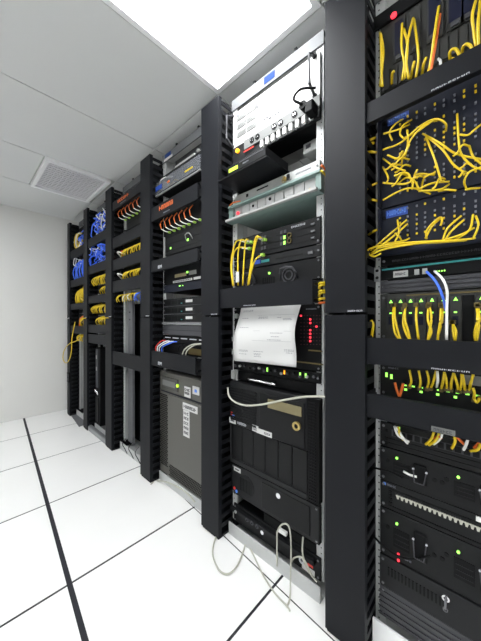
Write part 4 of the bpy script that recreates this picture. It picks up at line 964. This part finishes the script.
cord_row(1, 5, 1.375, 1.29, A1+.25, B1-.02, 'yellow', 'yellow patch cord hanging below the dense row of the second rack', 'hanging yellow cords of the second rack', lean=.06)
cord_row(1, 11, 1.210, 1.125, A1+.02, B1-.02, 'yellow', 'yellow patch cord in the middle row of the second rack', 'middle yellow row of the second rack')
cord_row(1, 8, 1.095, 1.018, A1+.12, B1-.02, 'yellow', 'yellow patch cord in the lowest row of the second rack', 'lowest yellow row of the second rack', lean=.05)
c0 = max(on_y(92, 380, .92).x, A1+.036); c1 = on_y(99.5, 380, .92).x
t = thing('slim_black_case', 'slim upright black case with two beige labels at the rack foot', 'equipment', ((c0+c1)/2, .98, .066))
part('case', B(c0, c1, .925, 1.15, .066, .795), 'dark', t, bevel=.006)
part('front_strip', MB().box(c0+.03, c1-.04, .918, .925, .42, .78), 'greybar', t)
part('beige_label', B(c0+.06, c1-.08, .9165, .918, .69, .725), 'module', t); part('beige_label', B(c0+.06, c1-.08, .9165, .918, .58, .615), 'module', t)
part('silver_clasp', MB().tube([(c0+.02, .92, .36), (c0+.06, .905, .40), (c1-.06, .905, .40), (c1-.03, .92, .36)], .008, 6, 2), 'chrome', t, smooth=True)
part('stand', B(c0+.02, c1-.03, .918, .925, .10, .33), 'device', t)
part('top_bracket', B(c0+.07, c1-.07, .95, .97, .795, .838), 'dark', t)
solo('silver_foot_rail', MB().box(A1-.03, B1-.003, .872, .912, .0, .045), 'alu', 'silver foot rail in front of the slim black case', 'rail', bevel=.006)

# ================================================================ rack 0: against the end wall
A0, B0 = BAY[0]
for z0, z1, nm in ((1.721, 1.808, 'black panel between blue loops of the end wall rack'), (1.415, 1.489, 'black panel above the yellow bundle by the end wall'), (1.169, 1.232, 'black panel below the yellow bundle by the end wall'), (.917, .996, 'lowest black panel of the end wall rack')):
    cable_panel(0, z0, z1, nm, None)
back_panel(0, 1.883, 2.08, 'patch panel behind the blue and yellow loops by the end wall'); back_panel(0, 1.534, 1.780, 'patch panel behind the hanging blue cords by the end wall')
back_panel(0, 1.253, 1.445, 'patch panel behind the yellow bundle by the end wall'); back_panel(0, .995, 1.176, 'patch panel behind the orange and yellow cords by the end wall')
tangle(0, 9, 1.82, 1.99, A0+.02, B0-.03, 'blue', 'blue patch cord in the top loops by the end wall', 'top blue loops by the end wall', 11)
for i, m in enumerate(('yellow', 'white', 'yellow')):
    x = A0+.16+.03*i
    cord(m+'_patch_cord', ['left yellow ring of cord in the top loops by the end wall', 'white ring of cord in the top loops by the end wall', 'right yellow ring of cord in the top loops by the end wall'][i], None, [(x+.09*math.cos(q*math.pi/4), .892+.004*i, 1.90+.075*math.sin(q*math.pi/4)) for q in range(1, 9)], .006, m)
tangle(0, 4, 1.64, 1.72, A0+.0, B0-.10, 'white', 'white patch cord looping left of the lower blue tangle', 'white loops by the end wall', 13)
cord_row(0, 9, 1.715, 1.495, A0+.03, B0-.02, 'blue', 'blue patch cord hanging in the end wall rack', 'hanging blue cords by the end wall', r=.0055)
cord_row(0, 10, 1.41, 1.24, A0+.10, B0-.02, 'yellow', 'yellow patch cord in the bundle of the end wall rack', 'yellow bundle by the end wall', r=.0055, lean=.06)
tangle(0, 5, 1.25, 1.40, A0+.08, B0-.03, 'yellow', 'yellow patch cord looping over the end wall yellow bundle', 'yellow loops by the end wall', 15, .007)
cord_row(0, 4, 1.10, 1.0, A0+.22, B0-.02, 'yellow', 'yellow patch cord above the lowest panel of the end wall rack', 'yellow cords above the lowest end wall panel', r=.0055)
cord('orange_patch_cord', 'orange patch cord above the lowest panel of the end wall rack', None, [(A0+.34, .93, 1.11), (A0+.26, .90, 1.08), (A0+.22, .90, 1.01), (A0+.25, .895, .93)], .007, 'orange')
cord_row(0, 6, .915, .84, A0+.12, B0-.03, 'yellow', 'yellow patch cord gathered under the lowest panel of the end wall rack', 'yellow cords under the lowest end wall panel', r=.006, lean=.07)
pl = [(82, 337), (76, 341), (69, 344), (64, 351), (63, 359), (66, 363), (69.5, 359), (71.5, 350), (72, 338), (75, 322)]
cord('yellow_patch_cord', 'long yellow cord loop dangling past the end wall post', None, [on_y(x, y, .850) for x, y in pl], .0045, 'yellow')
t = thing('grey_side_panel', 'grey upright panel in the lower end wall rack', 'plate', (A0+.30, 1.0, .066))
part('panel', MB().box(A0+.20, B0-.01, .968, .972, .07, .91).box(A0+.20, A0+.21, .955, .968, .07, .91), 'steel', t)
part('red_mark', B(A0+.24, A0+.30, .9665, .968, .12, .16), 'red', t)
q0, q1 = on_y(69.5, 372, .862), on_y(69.5, 382, .862)
t = thing('wall_outlet', 'small black double outlet on the front of the end wall post', 'outlet', (q0.x, .855, q1.z))
part('outlet_box', B(q0.x-.03, q0.x+.04, .845, .8625, q1.z, q0.z), 'dark', t, bevel=.003)
part('outlet_socket', MB().box(q0.x-.015, q0.x+.025, .8435, .845, q1.z+.02, q1.z+.05), 'greybar', t); part('outlet_socket', MB().box(q0.x-.015, q0.x+.025, .8435, .845, q0.z-.05, q0.z-.02), 'greybar', t)
# grey metal plate on the floor in front of the two far racks
c = [on_z(x, y, 0) for x, y in ((68, 411.5), (79, 427), (88, 424), (80, 409))]
solo('floor_plate', MB().prism_xy([(p.x, p.y) for p in c], .0008, .006), 'steel', 'grey metal plate lying on the floor at the end wall racks', 'plate')
